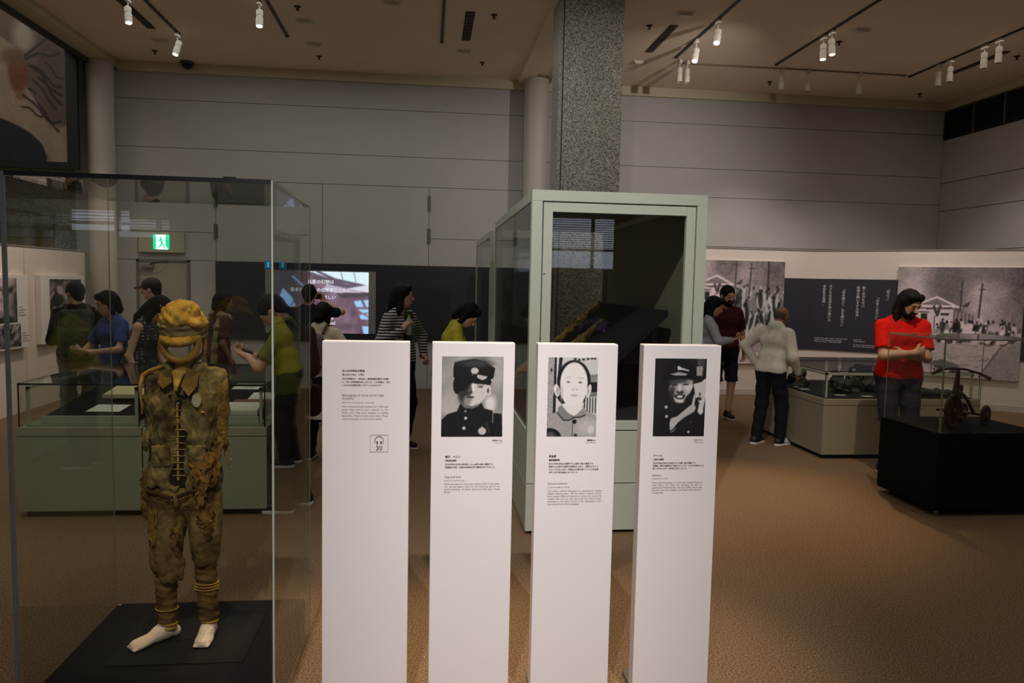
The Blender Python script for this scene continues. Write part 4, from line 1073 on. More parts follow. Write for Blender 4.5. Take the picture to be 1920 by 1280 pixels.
m.build('headphone_symbol', M_ink, t)
text('symbol_number', '30', 0.027, plane_y(cx-t.location.x, 2.9185-2.95, 1.72-(1.72-1.029)*K), M_ink, t, 'CENTER')

# ------------------------------------------------------------------ partitions with enlarged photographs
ANG = math.atan2(-1.65, 2.25); DX, DY = math.cos(ANG), math.sin(ANG); CX, CY = 6.25, 11.55
def dg(s, off, z):
    """point on the angled partition: s along it, off towards the room"""
    return (CX+DX*s+DY*off, CY+DY*s-DX*off, z)
p = st(bx('wall_partition', M_part, None, 2.6, 6.25, 11.55, 11.65, 0, 2.345))
bx('cap_rail', mat('cap_rail_grey', '8a7f74', 0.5), p, 2.6, 6.25, 11.54, 11.66, 2.345, 2.365)
bx('baseboard', mat('partition_base', 'c4b6aa', 0.7), p, 2.6, 6.25, 11.54, 11.55, 0, 0.09)
def slab(name, m, par, s0, s1, o0, o1, z0, z1):
    q = MB(); q.prism([dg(s0, o0, z0), dg(s1, o0, z0), dg(s1, o1, z0), dg(s0, o1, z0)], (0, 0, z1-z0))
    return q.build(name, m, par)
p2 = st(slab('wall_partition_angled', M_part, None, 0, 2.95, 0, -0.10, 0, 2.345))
slab('cap_rail', mat('cap_rail_grey', '8a7f74', 0.5), p2, 0, 2.95, 0.01, -0.11, 2.345, 2.365)
slab('baseboard', mat('partition_base', 'c4b6aa', 0.7), p2, 0, 2.95, 0.01, 0, 0, 0.09)
def mural(seed, w, h, crop):
    """wartime street: smoke, gabled police box, poles, crowd, bare road"""
    P = Pic(w, h, 0.55).frame(*crop)
    U, Vv = P.u, P.v
    P.a[:] = (0.70-0.25*np.clip(U-0.25, 0, 1))[..., None]; P.noise(3, 0.30, seed); P.noise(6, 0.22, seed+1); P.noise(14, 0.10, seed+2)
    P.ell(0.42, 0.10, 0.16, 0.34, 0.36, 1.0, al=0.8); P.ell(0.70, 0.05, 0.3, 0.12, 0.38, 1.0, al=0.6); P.ell(0.10, 0.22, 0.10, 0.16, 0.72, 1.0, al=0.6)
    rs = np.random.RandomState(seed)
    P.poly([(-0.7, 0.60), (0.2, 0.575), (0.6, 0.58), (1.05, 0.56), (1.05, 1.05), (-0.7, 1.05)], 0.72)
    for i in range(220):
        x, yv = rs.rand()*1.2-0.15, 0.62+rs.rand()*0.38; P.ell(x, yv, 0.01+rs.rand()*0.04, 0.003+rs.rand()*0.008, 0.45+rs.rand()*0.4, 0.8, al=0.5)
    P.poly([(0.62, 0.60), (0.75, 0.56), (1.05, 0.50), (1.05, 0.57), (0.8, 0.60)], 0.42); P.poly([(0.86, 0.52), (0.93, 0.44), (1.05, 0.50), (1.05, 0.54)], 0.50)
    # building
    P.poly([(0.17, 0.36), (0.47, 0.36), (0.47, 0.56), (0.17, 0.58)], 0.80); P.poly([(0.47, 0.38), (0.63, 0.43), (0.62, 0.57), (0.47, 0.57)], 0.42)
    for k in range(5):
        P.line([(0.49+k*0.03, 0.41), (0.49+k*0.03, 0.56)], 0.006, 0.62)
    P.poly([(0.13, 0.36), (0.33, 0.265), (0.52, 0.36)], 0.86); P.poly([(0.19, 0.350), (0.33, 0.285), (0.46, 0.350)], 0.48); P.line([(0.12, 0.362), (0.53, 0.362)], 0.008, 0.88); P.line([(0.14, 0.378), (0.50, 0.378)], 0.005, 0.35)
    P.poly([(0.21, 0.43), (0.26, 0.43), (0.26, 0.51), (0.21, 0.51)], 0.20); P.line([(0.19, 0.415), (0.27, 0.415)], 0.006, 0.3); P.poly([(0.37, 0.42), (0.44, 0.42), (0.43, 0.44), (0.37, 0.44)], 0.22)
    P.line([(0.31, 0.36), (0.33, 0.42)], 0.01, 0.25); P.line([(0.36, 0.36), (0.34, 0.44)], 0.012, 0.25); P.line([(0.32, 0.45), (0.32, 0.57)], 0.004, 0.35); P.line([(0.25, 0.385), (0.45, 0.37)], 0.006, 0.3)
    P.line([(0.525, 0.12), (0.520, 0.40)], 0.007, 0.28); P.line([(0.68, 0.15), (0.665, 0.50)], 0.007, 0.25); P.line([(0.655, 0.20), (0.705, 0.20)], 0.004, 0.25); P.poly([(0.52, 0.36), (0.60, 0.30), (0.58, 0.36)], 0.3)
    P.poly([(0.675, 0.49), (0.69, 0.42), (0.71, 0.49)], 0.82)
    # crowd
    for i in range(120):
        x = 0.34+rs.rand()*0.60; b = 0.60+rs.rand()*0.10; hh = 0.09+rs.rand()*0.06; v = (0.15, 0.25, 0.80, 0.55, 0.85)[rs.randint(5)]
        P.ell(x, b-hh*0.45, 0.014+rs.rand()*0.016, hh*0.42, v, 0.35, rs.rand()*30-15, al=0.9); P.ell(x, b-hh*0.95, 0.008, 0.012, 0.12 if rs.rand() < 0.7 else 0.8, 0.4)
    P.ell(0.50, 0.55, 0.035, 0.06, 0.16, 0.5); P.ell(0.60, 0.535, 0.03, 0.03, 0.88, 0.4); P.ell(0.56, 0.56, 0.03, 0.04, 0.85, 0.5); P.ell(0.79, 0.55, 0.05, 0.05, 0.72, 0.5); P.ell(0.76, 0.64, 0.05, 0.06, 0.18, 0.6); P.ell(0.60, 0.585, 0.05, 0.02, 0.85, 0.6)
    for i in range(40):
        x = 0.40+rs.rand()*0.55; b = 0.58+rs.rand()*0.10; P.ell(x, b, 0.012+rs.rand()*0.012, 0.012+rs.rand()*0.022, (0.92, 0.85, 0.2)[rs.randint(3)], 0.5, rs.rand()*90, al=0.85)
    P.poly([(0.70, 0.97), (0.84, 0.72), (1.0, 0.66), (1.05, 0.70), (1.05, 1.02), (0.70, 1.02)], 0.56, 0.8); P.line([(0.70, 0.98), (0.85, 0.71)], 0.006, 0.38)
    P.poly([(0.25, 0.88), (0.40, 0.84), (0.55, 0.89), (0.50, 0.94), (0.25, 0.93)], 0.35, 0.8)
    P.noise(h*0.3, 0.08, seed+5); P.noise(h*0.5, 0.07, seed+6)
    P.a = np.clip((np.clip(P.a, 0, 1)-0.5)*1.3+0.54, 0.05, 1)**0.85
    return P.blur(1).tone((1.0, 0.92, 0.94))
t = empty('photo_mural', (4.65, 11.54, 0.51)); tag(t, 'enlarged sepia street photograph behind the bearded man in maroon', 'photograph', 'enlarged sepia street photographs')
bxc('panel', M_part, t, 3.60, 5.70, 11.505, 11.549, 0.51, 2.16)
P = mural(21, 240, 190, (-0.27, 0.125, 1.03, 1.13))
U, Vv = P.u, P.v; rs = np.random.RandomState(77)
for i in range(160):
    x = 0.42+rs.rand()*0.60; b = 0.58+rs.rand()*0.34; hh = 0.11+rs.rand()*0.16; v = (0.12, 0.25, 0.80, 0.55, 0.88)[rs.randint(5)]
    P.ell(x, b-hh*0.45, 0.014+rs.rand()*0.014, hh*0.4, v, 0.35, rs.rand()*40-20, al=0.8); P.ell(x, b-hh*0.95, 0.012, 0.016, 0.15 if rs.rand() < 0.6 else 0.8, 0.4, al=0.8)
P.line([(0.86, 0.10), (0.855, 0.5)], 0.008, 0.22); P.noise(60, 0.08, 5); P.blur(1)
P.build('photo_print', t, Matrix.Translation((3.60-4.65, 11.503-11.54, 0.0)) @ Matrix.Rotation(R(90), 4, 'X'), M_print, 2.10, 1.65)
c0 = dg(1.20, 0, 0.46)
t = empty('photo_mural', c0); tag(t, 'enlarged sepia street photograph with gabled building, right of the red-shirted man', 'photograph', 'enlarged sepia street photographs')
q = MB(); q.prism([dg(1.20, 0.001, 0.46), dg(2.82, 0.001, 0.46), dg(2.82, 0.045, 0.46), dg(1.20, 0.045, 0.46)], (0, 0, 1.64)); q.build('panel', M_part, t)
P = mural(21, 250, 250, (0, 0, 1, 1))
v = Vector(dg(1.20, 0.047, 0.46))-Vector(c0)
P.build('photo_print', t, Matrix.Translation(v) @ Matrix.Rotation(ANG, 4, 'Z') @ Matrix.Rotation(R(90), 4, 'X'), M_print, 1.62, 1.64)
# navy caption field that runs round the corner
t = empty('caption_board', (6.25, 11.54, 0.75)); tag(t, 'dark navy wall board with vertical white Japanese writing', 'wall board')
bx('board_flat', M_navy, t, 5.71, 6.25, 11.535, 11.549, 0.75, 1.90)
slab('board_angled', M_navy, t, 0.0, 1.198, 0.002, 0.014, 0.75, 1.90)
slab('board_beyond', M_navy, t, 2.83, 2.94, 0.002, 0.014, 0.75, 1.90)
def dtext(nm, body, size, s, z, align='CENTER', ls=1.0, bd=0.0):
    v = Vector(dg(s, 0.016, z))-Vector((6.25, 11.54, 0.75))
    text(nm, body, size, Matrix.Translation(v) @ Matrix.Rotation(ANG, 4, 'Z') @ Matrix.Rotation(R(90), 4, 'X'), M_inkw, t, align, 0, ls, bd)
for body, s, z, sz in (('﹁助けて﹂', 1.07, 1.74, 0.046), ('﹁水をください﹂', 0.93, 1.60, 0.050), ('動く気力もない', 0.725, 1.75, 0.049), ('母親の胸にすがる幼児。', 0.645, 1.75, 0.049), ('﹁目を開けて、目を開けて﹂', 0.435, 1.72, 0.050), ('子どもの名前を呼び続ける', 0.24, 1.76, 0.050), ('半狂乱の母親。', 0.145, 1.76, 0.049)):
    dtext('japanese_column', '\n'.join(body), sz, s, z, ls=0.98)
dtext('english_caption', 'Another distraught mother cradled her child,\ncalling its name repeatedly and saying,\n"Open your eyes!"  "Open your eyes!"', 0.027, 0.03, 0.935, 'LEFT', 1.05)
dtext('english_caption', '"Help me!"\n"Water please!"\n\nAn infant clung to the breast of its mother\nwho had no strength left to move.', 0.027, 0.61, 0.935, 'LEFT', 1.0)

# left photograph wall (faces +X)
p = st(bx('wall_partition_photos', M_part, None, -5.08, -5.0, 5.4, 11.62, 0, 2.05))
bx('cap_rail', mat('cap_rail_grey', '8a7f74', 0.5), p, -5.09, -4.99, 5.4, 11.63, 2.05, 2.065)
for y in (9.95, 8.2, 6.6):
    bx('panel_joint', mat('part_joint', '8d8278', 0.8), p, -5.0, -4.999, y-0.003, y+0.003, 0, 2.05)
def grim(seed, w, h):
    P = Pic(w, h, 0.4).frame(0, 0, 1, 1); rs = np.random.RandomState(seed)
    P.noise(5, 0.5, seed); P.noise(11, 0.3, seed+1)
    for i in range(9):
        P.ell(rs.rand(), rs.rand(), 0.06+rs.rand()*0.16, 0.10+rs.rand()*0.25, (0.08, 0.85, 0.7, 0.15, 0.55)[rs.randint(5)], 0.5, rs.rand()*180, al=0.8)
    for i in range(6):
        x, y = rs.rand(), rs.rand(); P.line([(x, y), (x+rs.rand()*0.4-0.2, y+rs.rand()*0.4), (x+rs.rand()*0.4-0.2, y+rs.rand()*0.6)], 0.02+rs.rand()*0.02, (0.1, 0.85)[rs.randint(2)], 0.7)
    return P.noise(30, 0.1, seed+2).blur(1).tone((0.95, 0.88, 0.88))
def photo_board(label, y0, y1, z0, z1, prints, capt):
    t = empty('photo_board', (-5.0, (y0+y1)/2, z0)); tag(t, label, 'photo board', 'photo boards on the left partition')
    bxc('board', M_white, t, -4.998, -4.93, y0, y1, z0, z1)
    for i, (a, b, c, d) in enumerate(prints):
        w = int(70*(b-a)/(d-c))+8
        grim(int(100*y0)+i, max(40, int(110*(b-a))), max(40, int(110*(d-c)))).build('photo_print', t, Matrix.Translation((-4.9285+5.0, a-(y0+y1)/2, c-z0)) @ Matrix.Rotation(R(90), 4, 'Z') @ Matrix.Rotation(R(90), 4, 'X'), M_print, b-a, d-c)
    for y, z in capt:
        for k, w in enumerate((0.09, 0.15, 0.12, 0.17)):
            bx('caption_line', M_inkg, t, -4.93, -4.9292, y, y+w, z-k*0.032, z-k*0.032+0.010)
photo_board('white photo board with two monochrome prints beside the backpack wearer', 10.2, 11.42, 0.81, 1.70, ((10.42, 11.32, 1.15, 1.65), (10.40, 10.80, 0.84, 1.11)), ())
photo_board('white photo board with monochrome prints at the left edge of the photo', 8.85, 9.88, 0.81, 1.70, ((8.95, 9.63, 1.13, 1.66), (9.0, 9.70, 0.83, 1.11)), ((9.66, 1.30), (9.73, 0.98)))
photo_board('white photo board with monochrome prints beyond the left edge', 7.2, 8.2, 0.81, 1.70, ((7.3, 8.1, 1.13, 1.66), (7.3, 7.9, 0.83, 1.11)), ())
# hanging picture in the atrium
t = empty('hanging_picture', (-5.9, 11.4, 3.20)); tag(t, 'large dark-framed painted picture hanging high at upper left', 'picture')
m = MB(); m.box(-7.2, -4.95, 11.38, 11.44, 3.20, 3.30); m.box(-5.10, -4.95, 11.38, 11.44, 3.30, 6.4); m.box(-7.2, -7.05, 11.38, 11.44, 3.30, 6.4); m.box(-7.05, -5.10, 11.38, 11.44, 6.3, 6.4)
m.build('frame', mat('picture_frame_black', '0d0c0c', 0.6), t)
P = Pic(260, 300, 0.5).frame(-245, -120, 125, 300)
def curve(pts, n=8):
    o = []
    for i in range(len(pts)-1):
        p0 = pts[max(i-1, 0)]; p1 = pts[i]; p2 = pts[i+1]; p3 = pts[min(i+2, len(pts)-1)]
        for k in range(n):
            t_ = k/n; o.append(tuple(0.5*(2*p1[j]+(p2[j]-p0[j])*t_+(2*p0[j]-5*p1[j]+4*p2[j]-p3[j])*t_**2+(-p0[j]+3*p1[j]-3*p2[j]+p3[j])*t_**3) for j in (0, 1)))
    return o+[pts[-1]]
P.a[:] = (0.58, 0.52, 0.46); P.noise(4, 0.10, 1); P.noise(20, 0.05, 2)
P.poly(curve([(-60, -60), (60, -80), (125, -40), (125, 205), (95, 225), (70, 215), (40, 175), (22, 150), (24, 100), (10, 88), (-40, 60)]), (0.36, 0.31, 0.27)); P.ell(85, 60, 30, 70, (0.30, 0.25, 0.22), 0.9); P.ell(90, 170, 26, 50, (0.33, 0.28, 0.24), 0.9)
P.ell(20, 60, 26, 34, (0.62, 0.58, 0.55), 0.9); P.ell(4, 130, 24, 38, (0.42, 0.22, 0.13), 0.4); P.ell(-6, 100, 30, 16, (0.40, 0.30, 0.24), 0.8); P.ell(10, 174, 14, 9, (0.50, 0.36, 0.26), 0.5)
P.blur(2)
for q, w in (([(22, 98), (50, 80), (86, 55)], 2.4), ([(24, 103), (55, 92), (85, 95), (110, 88)], 2.2), ([(32, 116), (55, 120), (78, 138), (92, 152), (112, 153)], 2.2), ([(40, 142), (62, 158), (80, 182), (98, 197)], 1.8), ([(55, 138), (75, 150), (90, 172), (112, 188)], 2.4), ([(14, 172), (45, 190), (68, 212), (85, 224), (108, 220)], 2.0), ([(72, 108), (88, 118), (100, 134), (118, 139)], 1.8), ([(10, 195), (30, 197), (48, 210), (62, 213)], 1.6), ([(52, 186), (70, 206), (88, 228), (102, 240)], 1.8), ([(18, 14), (28, 26), (44, 48)], 2.0), ([(38, 118), (62, 130), (82, 156), (112, 170)], 2.6), ([(28, 160), (40, 163), (46, 168)], 1.2)):
    P.line(curve(q), w, (0.08, 0.06, 0.06), 0.95)
P.poly(curve([(-245, 190), (-60, 215), (0, 232), (35, 248), (58, 266), (68, 285), (70, 300)])+[(-245, 300)], (0.10, 0.11, 0.14)); P.ell(20, 292, 45, 14, (0.10, 0.13, 0.2), 0.8)
P.noise(90, 0.04, 8).blur(1)
P.build('painting', t, Matrix.Translation((-7.05+5.9, 0.01, 0.10)) @ Matrix.Rotation(R(90), 4, 'X'), M_print, 1.95, 3.0)
MB().cyl((-4.92, 11.55, 4.75), (-4.92, 11.55, 4.30), 0.012, 8).build('hanging_rod', M_blackm, t)
# ------------------------------------------------------------------ glass case with the tattered uniform
t = empty('glass_case', (-1.0, 3.17, 0)); tag(t, 'tall frameless glass case around the tattered school uniform', 'display case')
X0, X1, Y0, Y1, ZT = -1.445, -0.552, 2.75, 3.60, 2.065
for nm, b in (('pane_front', (X0, X1, Y0, Y0+0.01, 0.012, ZT-0.012)), ('pane_back', (X0, X1, Y1-0.01, Y1, 0.012, ZT-0.012)), ('pane_side', (X0, X0+0.01, Y0+0.011, Y1-0.011, 0.012, ZT-0.012)), ('pane_side', (X1-0.01, X1, Y0+0.011, Y1-0.011, 0.012, ZT-0.012)), ('pane_top', (X0, X1, Y0, Y1, ZT-0.011, ZT))):
    bx(nm, M_glass, t, *b)
bx('edge_post', mat('edge_blue_grey', '8f9aa0', 0.35), t, X0-0.004, X0+0.008, Y0-0.006, Y0+0.006, 0, ZT)
bx('edge_post', mat('edge_pale', 'b9c0b2', 0.35), t, X1-0.003, X1+0.003, Y0-0.004, Y0+0.004, 0, ZT)
bx('edge_post', mat('edge_pale', 'b9c0b2', 0.35), t, X0-0.001, X0+0.002, Y1-0.002, Y1+0.001, 0, ZT)
bx('edge_post', M_edge, t, X1-0.002, X1+0.001, Y1-0.002, Y1+0.001, 0, ZT)
bx('top_trim', mat('case_trim_dark', '23232a', 0.4), t, X0, X1, Y0-0.003, Y0, ZT-0.014, ZT+0.002)
bx('top_trim', M_edge, t, X1, X1+0.002, Y0, Y1, ZT-0.010, ZT+0.001)
bx('top_trim', M_edge, t, X0, X1, Y1, Y1+0.002, ZT-0.010, ZT+0.001)
bxc('plinth', M_black, t, X0+0.02, X1-0.02, Y0+0.02, Y1-0.02, 0.0, 0.185, bev=0.006)
bxc('foot_board', mat('foot_board_black', '111013', 0.85, spec=0.2), t, -1.25, -0.72, 2.98, 3.42, 0.185, 0.19, bev=0.002)
MB().lathe([(0.008, 0.185), (0.008, 0.19), (0.004, 0.193)], (-1.41, 3.555, 0), n=10).build('stud', M_steel, t)
bx('top_lug', M_blackm, t, -0.72, -0.68, 2.755, 2.775, ZT, ZT+0.008)

def cloth(name, c1, c2, scale=9, bump=0.9):
    return mat(name, c1, 0.9, c2=c2, scale=scale, bump=0.35, bscale=190, detail=8, spec=0.15)
U_jack = cloth('jacket_olive', '85754a', '3a2f1a', 13); U_tro = cloth('trouser_olive', '846c40', '3c2d16', 11); U_pat = cloth('rust_patch', '84602f', '3f2c15', 30)
U_cap = cloth('cap_yellow', 'c09a48', '94702c', 16); U_band = cloth('cap_band', '8d8058', '6d6038', 12); U_gait = cloth('gaiter_brown', '775c30', '46331a', 12)
U_hoop = mat('hoop_resin', 'a27a30', 0.45, var=0.15, scale=20); U_foot = mat('foot_cloth', 'd3bfae', 0.85, var=0.08, scale=40, bump=0.4)
man = empty('uniform_mannequin', (-1.0, 3.2, 0.19)); tag(man, 'tattered brown school uniform with yellow cap on a mannequin frame', 'mannequin')
h = 0.0045
# cap crown, band, peak
def fold(P, fx, fz, seed, amp):
    """folds that run down the cloth"""
    Q = P*V3(1, 1, fz/fx); return wob(Q, fx, seed, amp)
def ridge(P, s, seed, amp):
    """sharp creases between soft billows"""
    rs = np.random.RandomState(seed); o = 0
    for i in range(4):
        k = rs.randn(3)*s; q = rs.randn(3)*s*0.7; o = o+np.abs(np.sin(P@k+1.2*np.sin(P@q+rs.rand()*6)+rs.rand()*6))
    return (0.64-o/4)*amp
F = Field(h)
F.u(ell((0.0, 0.0, 1.352), (0.090, 0.100, 0.060)), 0); F.u(ell((0.000, -0.01, 1.380), (0.064, 0.075, 0.052)), 0.03); F.u(ell((0.060, -0.03, 1.345), (0.040, 0.06, 0.032)), 0.015)
F.dis(lambda P: wob(P, 40, 4, 0.007)+ridge(P, 34, 6, 0.019)+ridge(P, 85, 7, 0.011))
F.cut(lambda P: 1.325+0.012*np.sin(P[..., 0]*60)-P[..., 2])
F.mesh('cap_crown', U_cap, man)
F = Field(h)
F.u(rcone((0, 0, 1.27), (0, 0, 1.335), 0.086, 0.095), 0); F.sub(rcone((0, 0.004, 1.2), (0, 0.004, 1.4), 0.080, 0.080), 0)
F.cut(lambda P: np.maximum(1.280-P[..., 2], P[..., 2]-1.345)); F.dis(lambda P: fold(P, 40, 120, 8, 0.006))
F.mesh('cap_band', U_band, man)
F = Field(h)
F.u(ell((0.0, -0.040, 1.284), (0.082, 0.066, 0.034), rotm('X', 20)), 0); F.cut(lambda P: P[..., 1]+0.020); F.dis(lambda P: wob(P, 40, 9, 0.003))
F.mesh('cap_peak', U_cap, man)
# open head frame
m = MB(); pts = []
for i in range(25):
    a = PI*i/24; pts.append((-0.070*math.cos(a), -0.045, 1.275-0.085*math.sin(a)**0.8))
m.tube(pts, 0.0150, 10); m.build('face_hoop', U_hoop, man, True, True)
m = MB(); pts = [(0.078, 0.0, 1.30), (0.083, 0.012, 1.25), (0.075, 0.02, 1.215), (0.05, 0.02, 1.19), (0.0, 0.02, 1.175)]
m.tube(pts, 0.010, 8); m.tube([(-x, y, z) for x, y, z in pts], 0.008, 8); m.build('rear_hoop', U_hoop, man, True, True)
m = MB(); m.lathe([(0.040, 1.10), (0.036, 1.14), (0.034, 1.17), (0.040, 1.195)], (0, 0.0, 0), n=20); m.build('neck_post', U_hoop, man, True, True)
F = Field(h); F.u(rcone((-0.012, -0.055, 1.135), (-0.004, -0.085, 1.075), 0.016, 0.008), 0); F.u(rcone((0.006, -0.055, 1.135), (0.002, -0.088, 1.09), 0.013, 0.006), 0.008); F.u(ell((-0.002, -0.05, 1.14), (0.03, 0.02, 0.012)), 0.01)
F.mesh('neck_cloth', U_cap, man)
# jacket
F = Field(h)
F.u(rcone((-0.112, 0, 1.112), (0.128, 0, 1.115), 0.038, 0.044), 0)
F.u(rcone((-0.055, 0, 1.130), (0.055, 0, 1.130), 0.048, 0.048), 0.03)
F.u(rcone((-0.074, 0, 1.02), (0.078, 0, 1.02), 0.068, 0.070), 0.05)
F.u(rcone((-0.070, 0, 0.95), (0.072, 0, 0.95), 0.070, 0.072), 0.06)
F.u(rcone((-0.062, 0, 0.86), (0.060, 0, 0.86), 0.071, 0.072), 0.06)
F.u(rcone((-0.066, 0, 0.74), (0.066, 0, 0.74), 0.074, 0.076), 0.06)
F.u(rcone((-0.070, 0, 0.66), (0.070, 0, 0.66), 0.080, 0.080), 0.05)
F.sub(rcone((0, 0.0, 1.22), (0, -0.03, 1.15), 0.048, 0.034), 0.008)
F.sub(rcone((-0.175, 0, 1.07), (-0.185, 0, 0.92), 0.042, 0.040), 0.012)
F.sub(rbox((-0.002, -0.085, 0.965), (0.009, 0.035, 0.06), 0.006), 0.006); F.sub(rbox((0.002, -0.085, 0.80), (0.019, 0.035, 0.105), 0.012, rotm('Y', 4)), 0.008); F.sub(rbox((-0.008, -0.085, 0.72), (0.024, 0.035, 0.04), 0.012, rotm('Y', 12)), 0.008)
F.dis(lambda P: fold(P, 34, 9, 21, 0.006)+ridge(P*V3(1, 1, 0.35), 38, 22, 0.022)+ridge(P, 90, 24, 0.007)+wob(P, 150, 23, 0.0015))
F.cut(lambda P: 0.650+0.018*np.sin(P[..., 0]*55+1)+0.012*np.sin(P[..., 0]*130)+0.01*np.sin(P[..., 1]*70)-P[..., 2])
F.mesh('jacket', U_jack, man)
for x0, x1 in ((-0.105, -0.035), (0.035, 0.105)):
    F = Field(h); F.u(rbox(((x0+x1)/2, -0.069, 0.80), ((x1-x0)/2, 0.012, 0.045), 0.006), 0); F.dis(lambda P: ridge(P, 60, 24, 0.012)+wob(P, 70, 25, 0.003)); F.mesh('pocket', cloth('pocket_olive', '7a6a42', '3a2f1a', 14), man)
# left armhole piping and the torn remaining sleeve
m = MB(); m.tube([(-0.150, -0.03, 1.125), (-0.156, -0.045, 1.09), (-0.152, -0.055, 1.04), (-0.145, -0.055, 1.0), (-0.150, -0.05, 0.97)], [0.010, 0.007, 0.005, 0.005, 0.004], 8)
m.tube([(-0.150, -0.03, 1.125), (-0.12, -0.04, 1.145), (-0.09, -0.045, 1.155), (-0.06, -0.05, 1.17)], [0.010, 0.009, 0.007, 0.006], 8)
m.build('armhole_piping', U_cap, man, True, True)
F = Field(h)
F.u(rcone((0.132, 0, 1.11), (0.152, -0.01, 0.98), 0.042, 0.032), 0); F.u(rcone((0.152, -0.01, 0.98), (0.156, -0.02, 0.84), 0.032, 0.022), 0.02)
F.sub(rcone((0.158, 0.01, 0.83), (0.156, 0.0, 0.90), 0.016, 0.012), 0.004)
F.dis(lambda P: ridge(P*V3(1, 1, 0.5), 45, 31, 0.020)+ridge(P, 100, 33, 0.007)+fold(P, 40, 10, 32, 0.004)); F.cut(lambda P: 0.835+0.03*np.sin(P[..., 0]*70)+0.02*np.sin(P[..., 1]*90)-P[..., 2])
F.mesh('torn_sleeve', cloth('sleeve_tan', '8d7038', '5e4a22'), man)
rs = random.Random(5)
def rag(name, m, pts, w, th=0.003, seed=0):
    """ragged hanging strip through centre points, torn edges and creases"""
    r = random.Random(seed); vs = []; fs = []; P = []
    for (a, b) in zip(pts[:-1], pts[1:]):
        for i in range(4):
            q = i/4; P.append(tuple(a[j]*(1-q)+b[j]*q for j in range(3)))
    P.append(pts[-1]); n = len(P); C = 7
    for i, (x, y, z) in enumerate(P):
        wl = w*(0.55+0.7*r.random())*(1-0.75*(i/(n-1))**4); wr_ = w*(0.55+0.7*r.random())*(1-0.75*(i/(n-1))**4)
        for j in range(C):
            q = j/(C-1)*2-1; vs.append((x+(q*wl if q < 0 else q*wr_), y-0.003*r.random()-0.003*math.sin(j*1.3+i*0.4), z+0.004*(r.random()-0.5)))
    for i in range(n-1):
        for j in range(C-1):
            if r.random() < 0.05 and 0 < i < n-2: continue
            a = i*C+j; fs.append((a, a+C, a+C+1, a+1))
    me = bpy.data.meshes.new(name); me.from_pydata(vs, [], fs); me.update()
    o = link(name, me, m, man, False); sm = o.modifiers.new('thick', 'SOLIDIFY'); sm.thickness = th; return o
rag('tatter', U_pat, [(0.150, -0.055, 0.86), (0.146, -0.06, 0.82), (0.140, -0.062, 0.77), (0.138, -0.065, 0.72), (0.130, -0.07, 0.67)], 0.022, seed=1)
rag('tatter', U_pat, [(0.085, -0.092, 0.78), (0.088, -0.096, 0.74), (0.092, -0.098, 0.70), (0.088, -0.098, 0.65), (0.09, -0.095, 0.60)], 0.034, seed=2)
rag('tatter', U_jack, [(0.172, -0.02, 0.85), (0.176, -0.02, 0.81), (0.182, -0.02, 0.77), (0.186, -0.02, 0.735)], 0.012, seed=3)
rag('tatter', U_pat, [(0.125, -0.082, 0.82), (0.118, -0.088, 0.77), (0.112, -0.09, 0.72), (0.118, -0.09, 0.68)], 0.022, seed=4)
rag('tatter', U_tro, [(-0.145, -0.03, 0.74), (-0.150, -0.035, 0.70), (-0.148, -0.035, 0.66), (-0.152, -0.03, 0.62)], 0.018, seed=5)
rag('tatter', U_jack, [(-0.128, -0.065, 0.90), (-0.132, -0.07, 0.86), (-0.128, -0.07, 0.82)], 0.015, seed=6)
rag('tatter', U_pat, [(-0.155, 0.0, 0.645), (-0.158, -0.005, 0.60), (-0.160, -0.005, 0.55), (-0.155, -0.005, 0.515)], 0.022, seed=7)
# collar
for k, q in ((-1, [(-0.030, -0.050, 1.155), (-0.075, -0.040, 1.150), (-0.078, -0.072, 1.105), (-0.052, -0.088, 1.080), (-0.020, -0.085, 1.105)]), (1, [(0.030, -0.050, 1.155), (0.075, -0.040, 1.150), (0.076, -0.078, 1.09), (0.048, -0.094, 1.05), (0.016, -0.085, 1.09)])):
    m = MB(); m.prism(q[::k], (0, -0.006, 0)); o = m.build('collar_flap', cloth('collar_tan', '83693a', '5a4522'), man, False, True)
# ribs and threads in the open front
m = MB(); m.box(-0.010, -0.002, -0.070, -0.066, 0.70, 1.02); m.build('inner_spine', U_cap, man, local=True)
bx('front_gap_shade', mat('gap_shade_dark', '120c08', 0.95), man, -1.045, -0.95, 3.2-0.062, 3.2-0.058, 0.86, 1.24)  # near-black sheet standing in for the shade inside the open front
for k in range(11):
    z = 0.72+k*0.027
    MB().cyl((-0.026, -0.074, z), (0.024, -0.074, z+0.001), 0.0014, 6).build('lacing_thread', mat('thread_pale', '9a8350', 0.8), man, local=True)
# badge, button, belt
m = MB(); prof = [(0.078+0.0175*math.cos(2*PI*i/24), -0.096, 1.035+0.028*math.sin(2*PI*i/24)) for i in range(24)]
m.prism(prof[::-1], (0, -0.003, 0)); b = m.build('name_tag', mat('tag_plastic', 'a9a48a', 0.3, var=0.2, scale=60), man, local=True)
MB().tube([(0.068, -0.085, 1.09), (0.074, -0.098, 1.072), (0.077, -0.100, 1.06)], 0.0015, 6).build('tag_thread', U_pat, b, local=True)
MB().ball((0.100, -0.094, 0.985), 0.0065, 10, (1.3, 0.5, 0.8)).build('button', U_hoop, man, True, True)
for z in (1.02, 0.945):
    MB().ball((0.004, -0.090, z), 0.005, 10, (1, 0.6, 1)).build('button', M_steel, man, True, True)
m = MB(); m.tube([(-0.145, 0.0, 0.655), (-0.125, -0.07, 0.655), (-0.06, -0.098, 0.645), (-0.02, -0.106, 0.635)], 0.009, 8); m.tube([(0.0, -0.106, 0.64), (0.05, -0.10, 0.66), (0.10, -0.08, 0.665), (0.14, 0, 0.665)], 0.009, 8)
m.build('belt', cloth('belt_brown', '3a2a18', '20160c'), man, True, True)
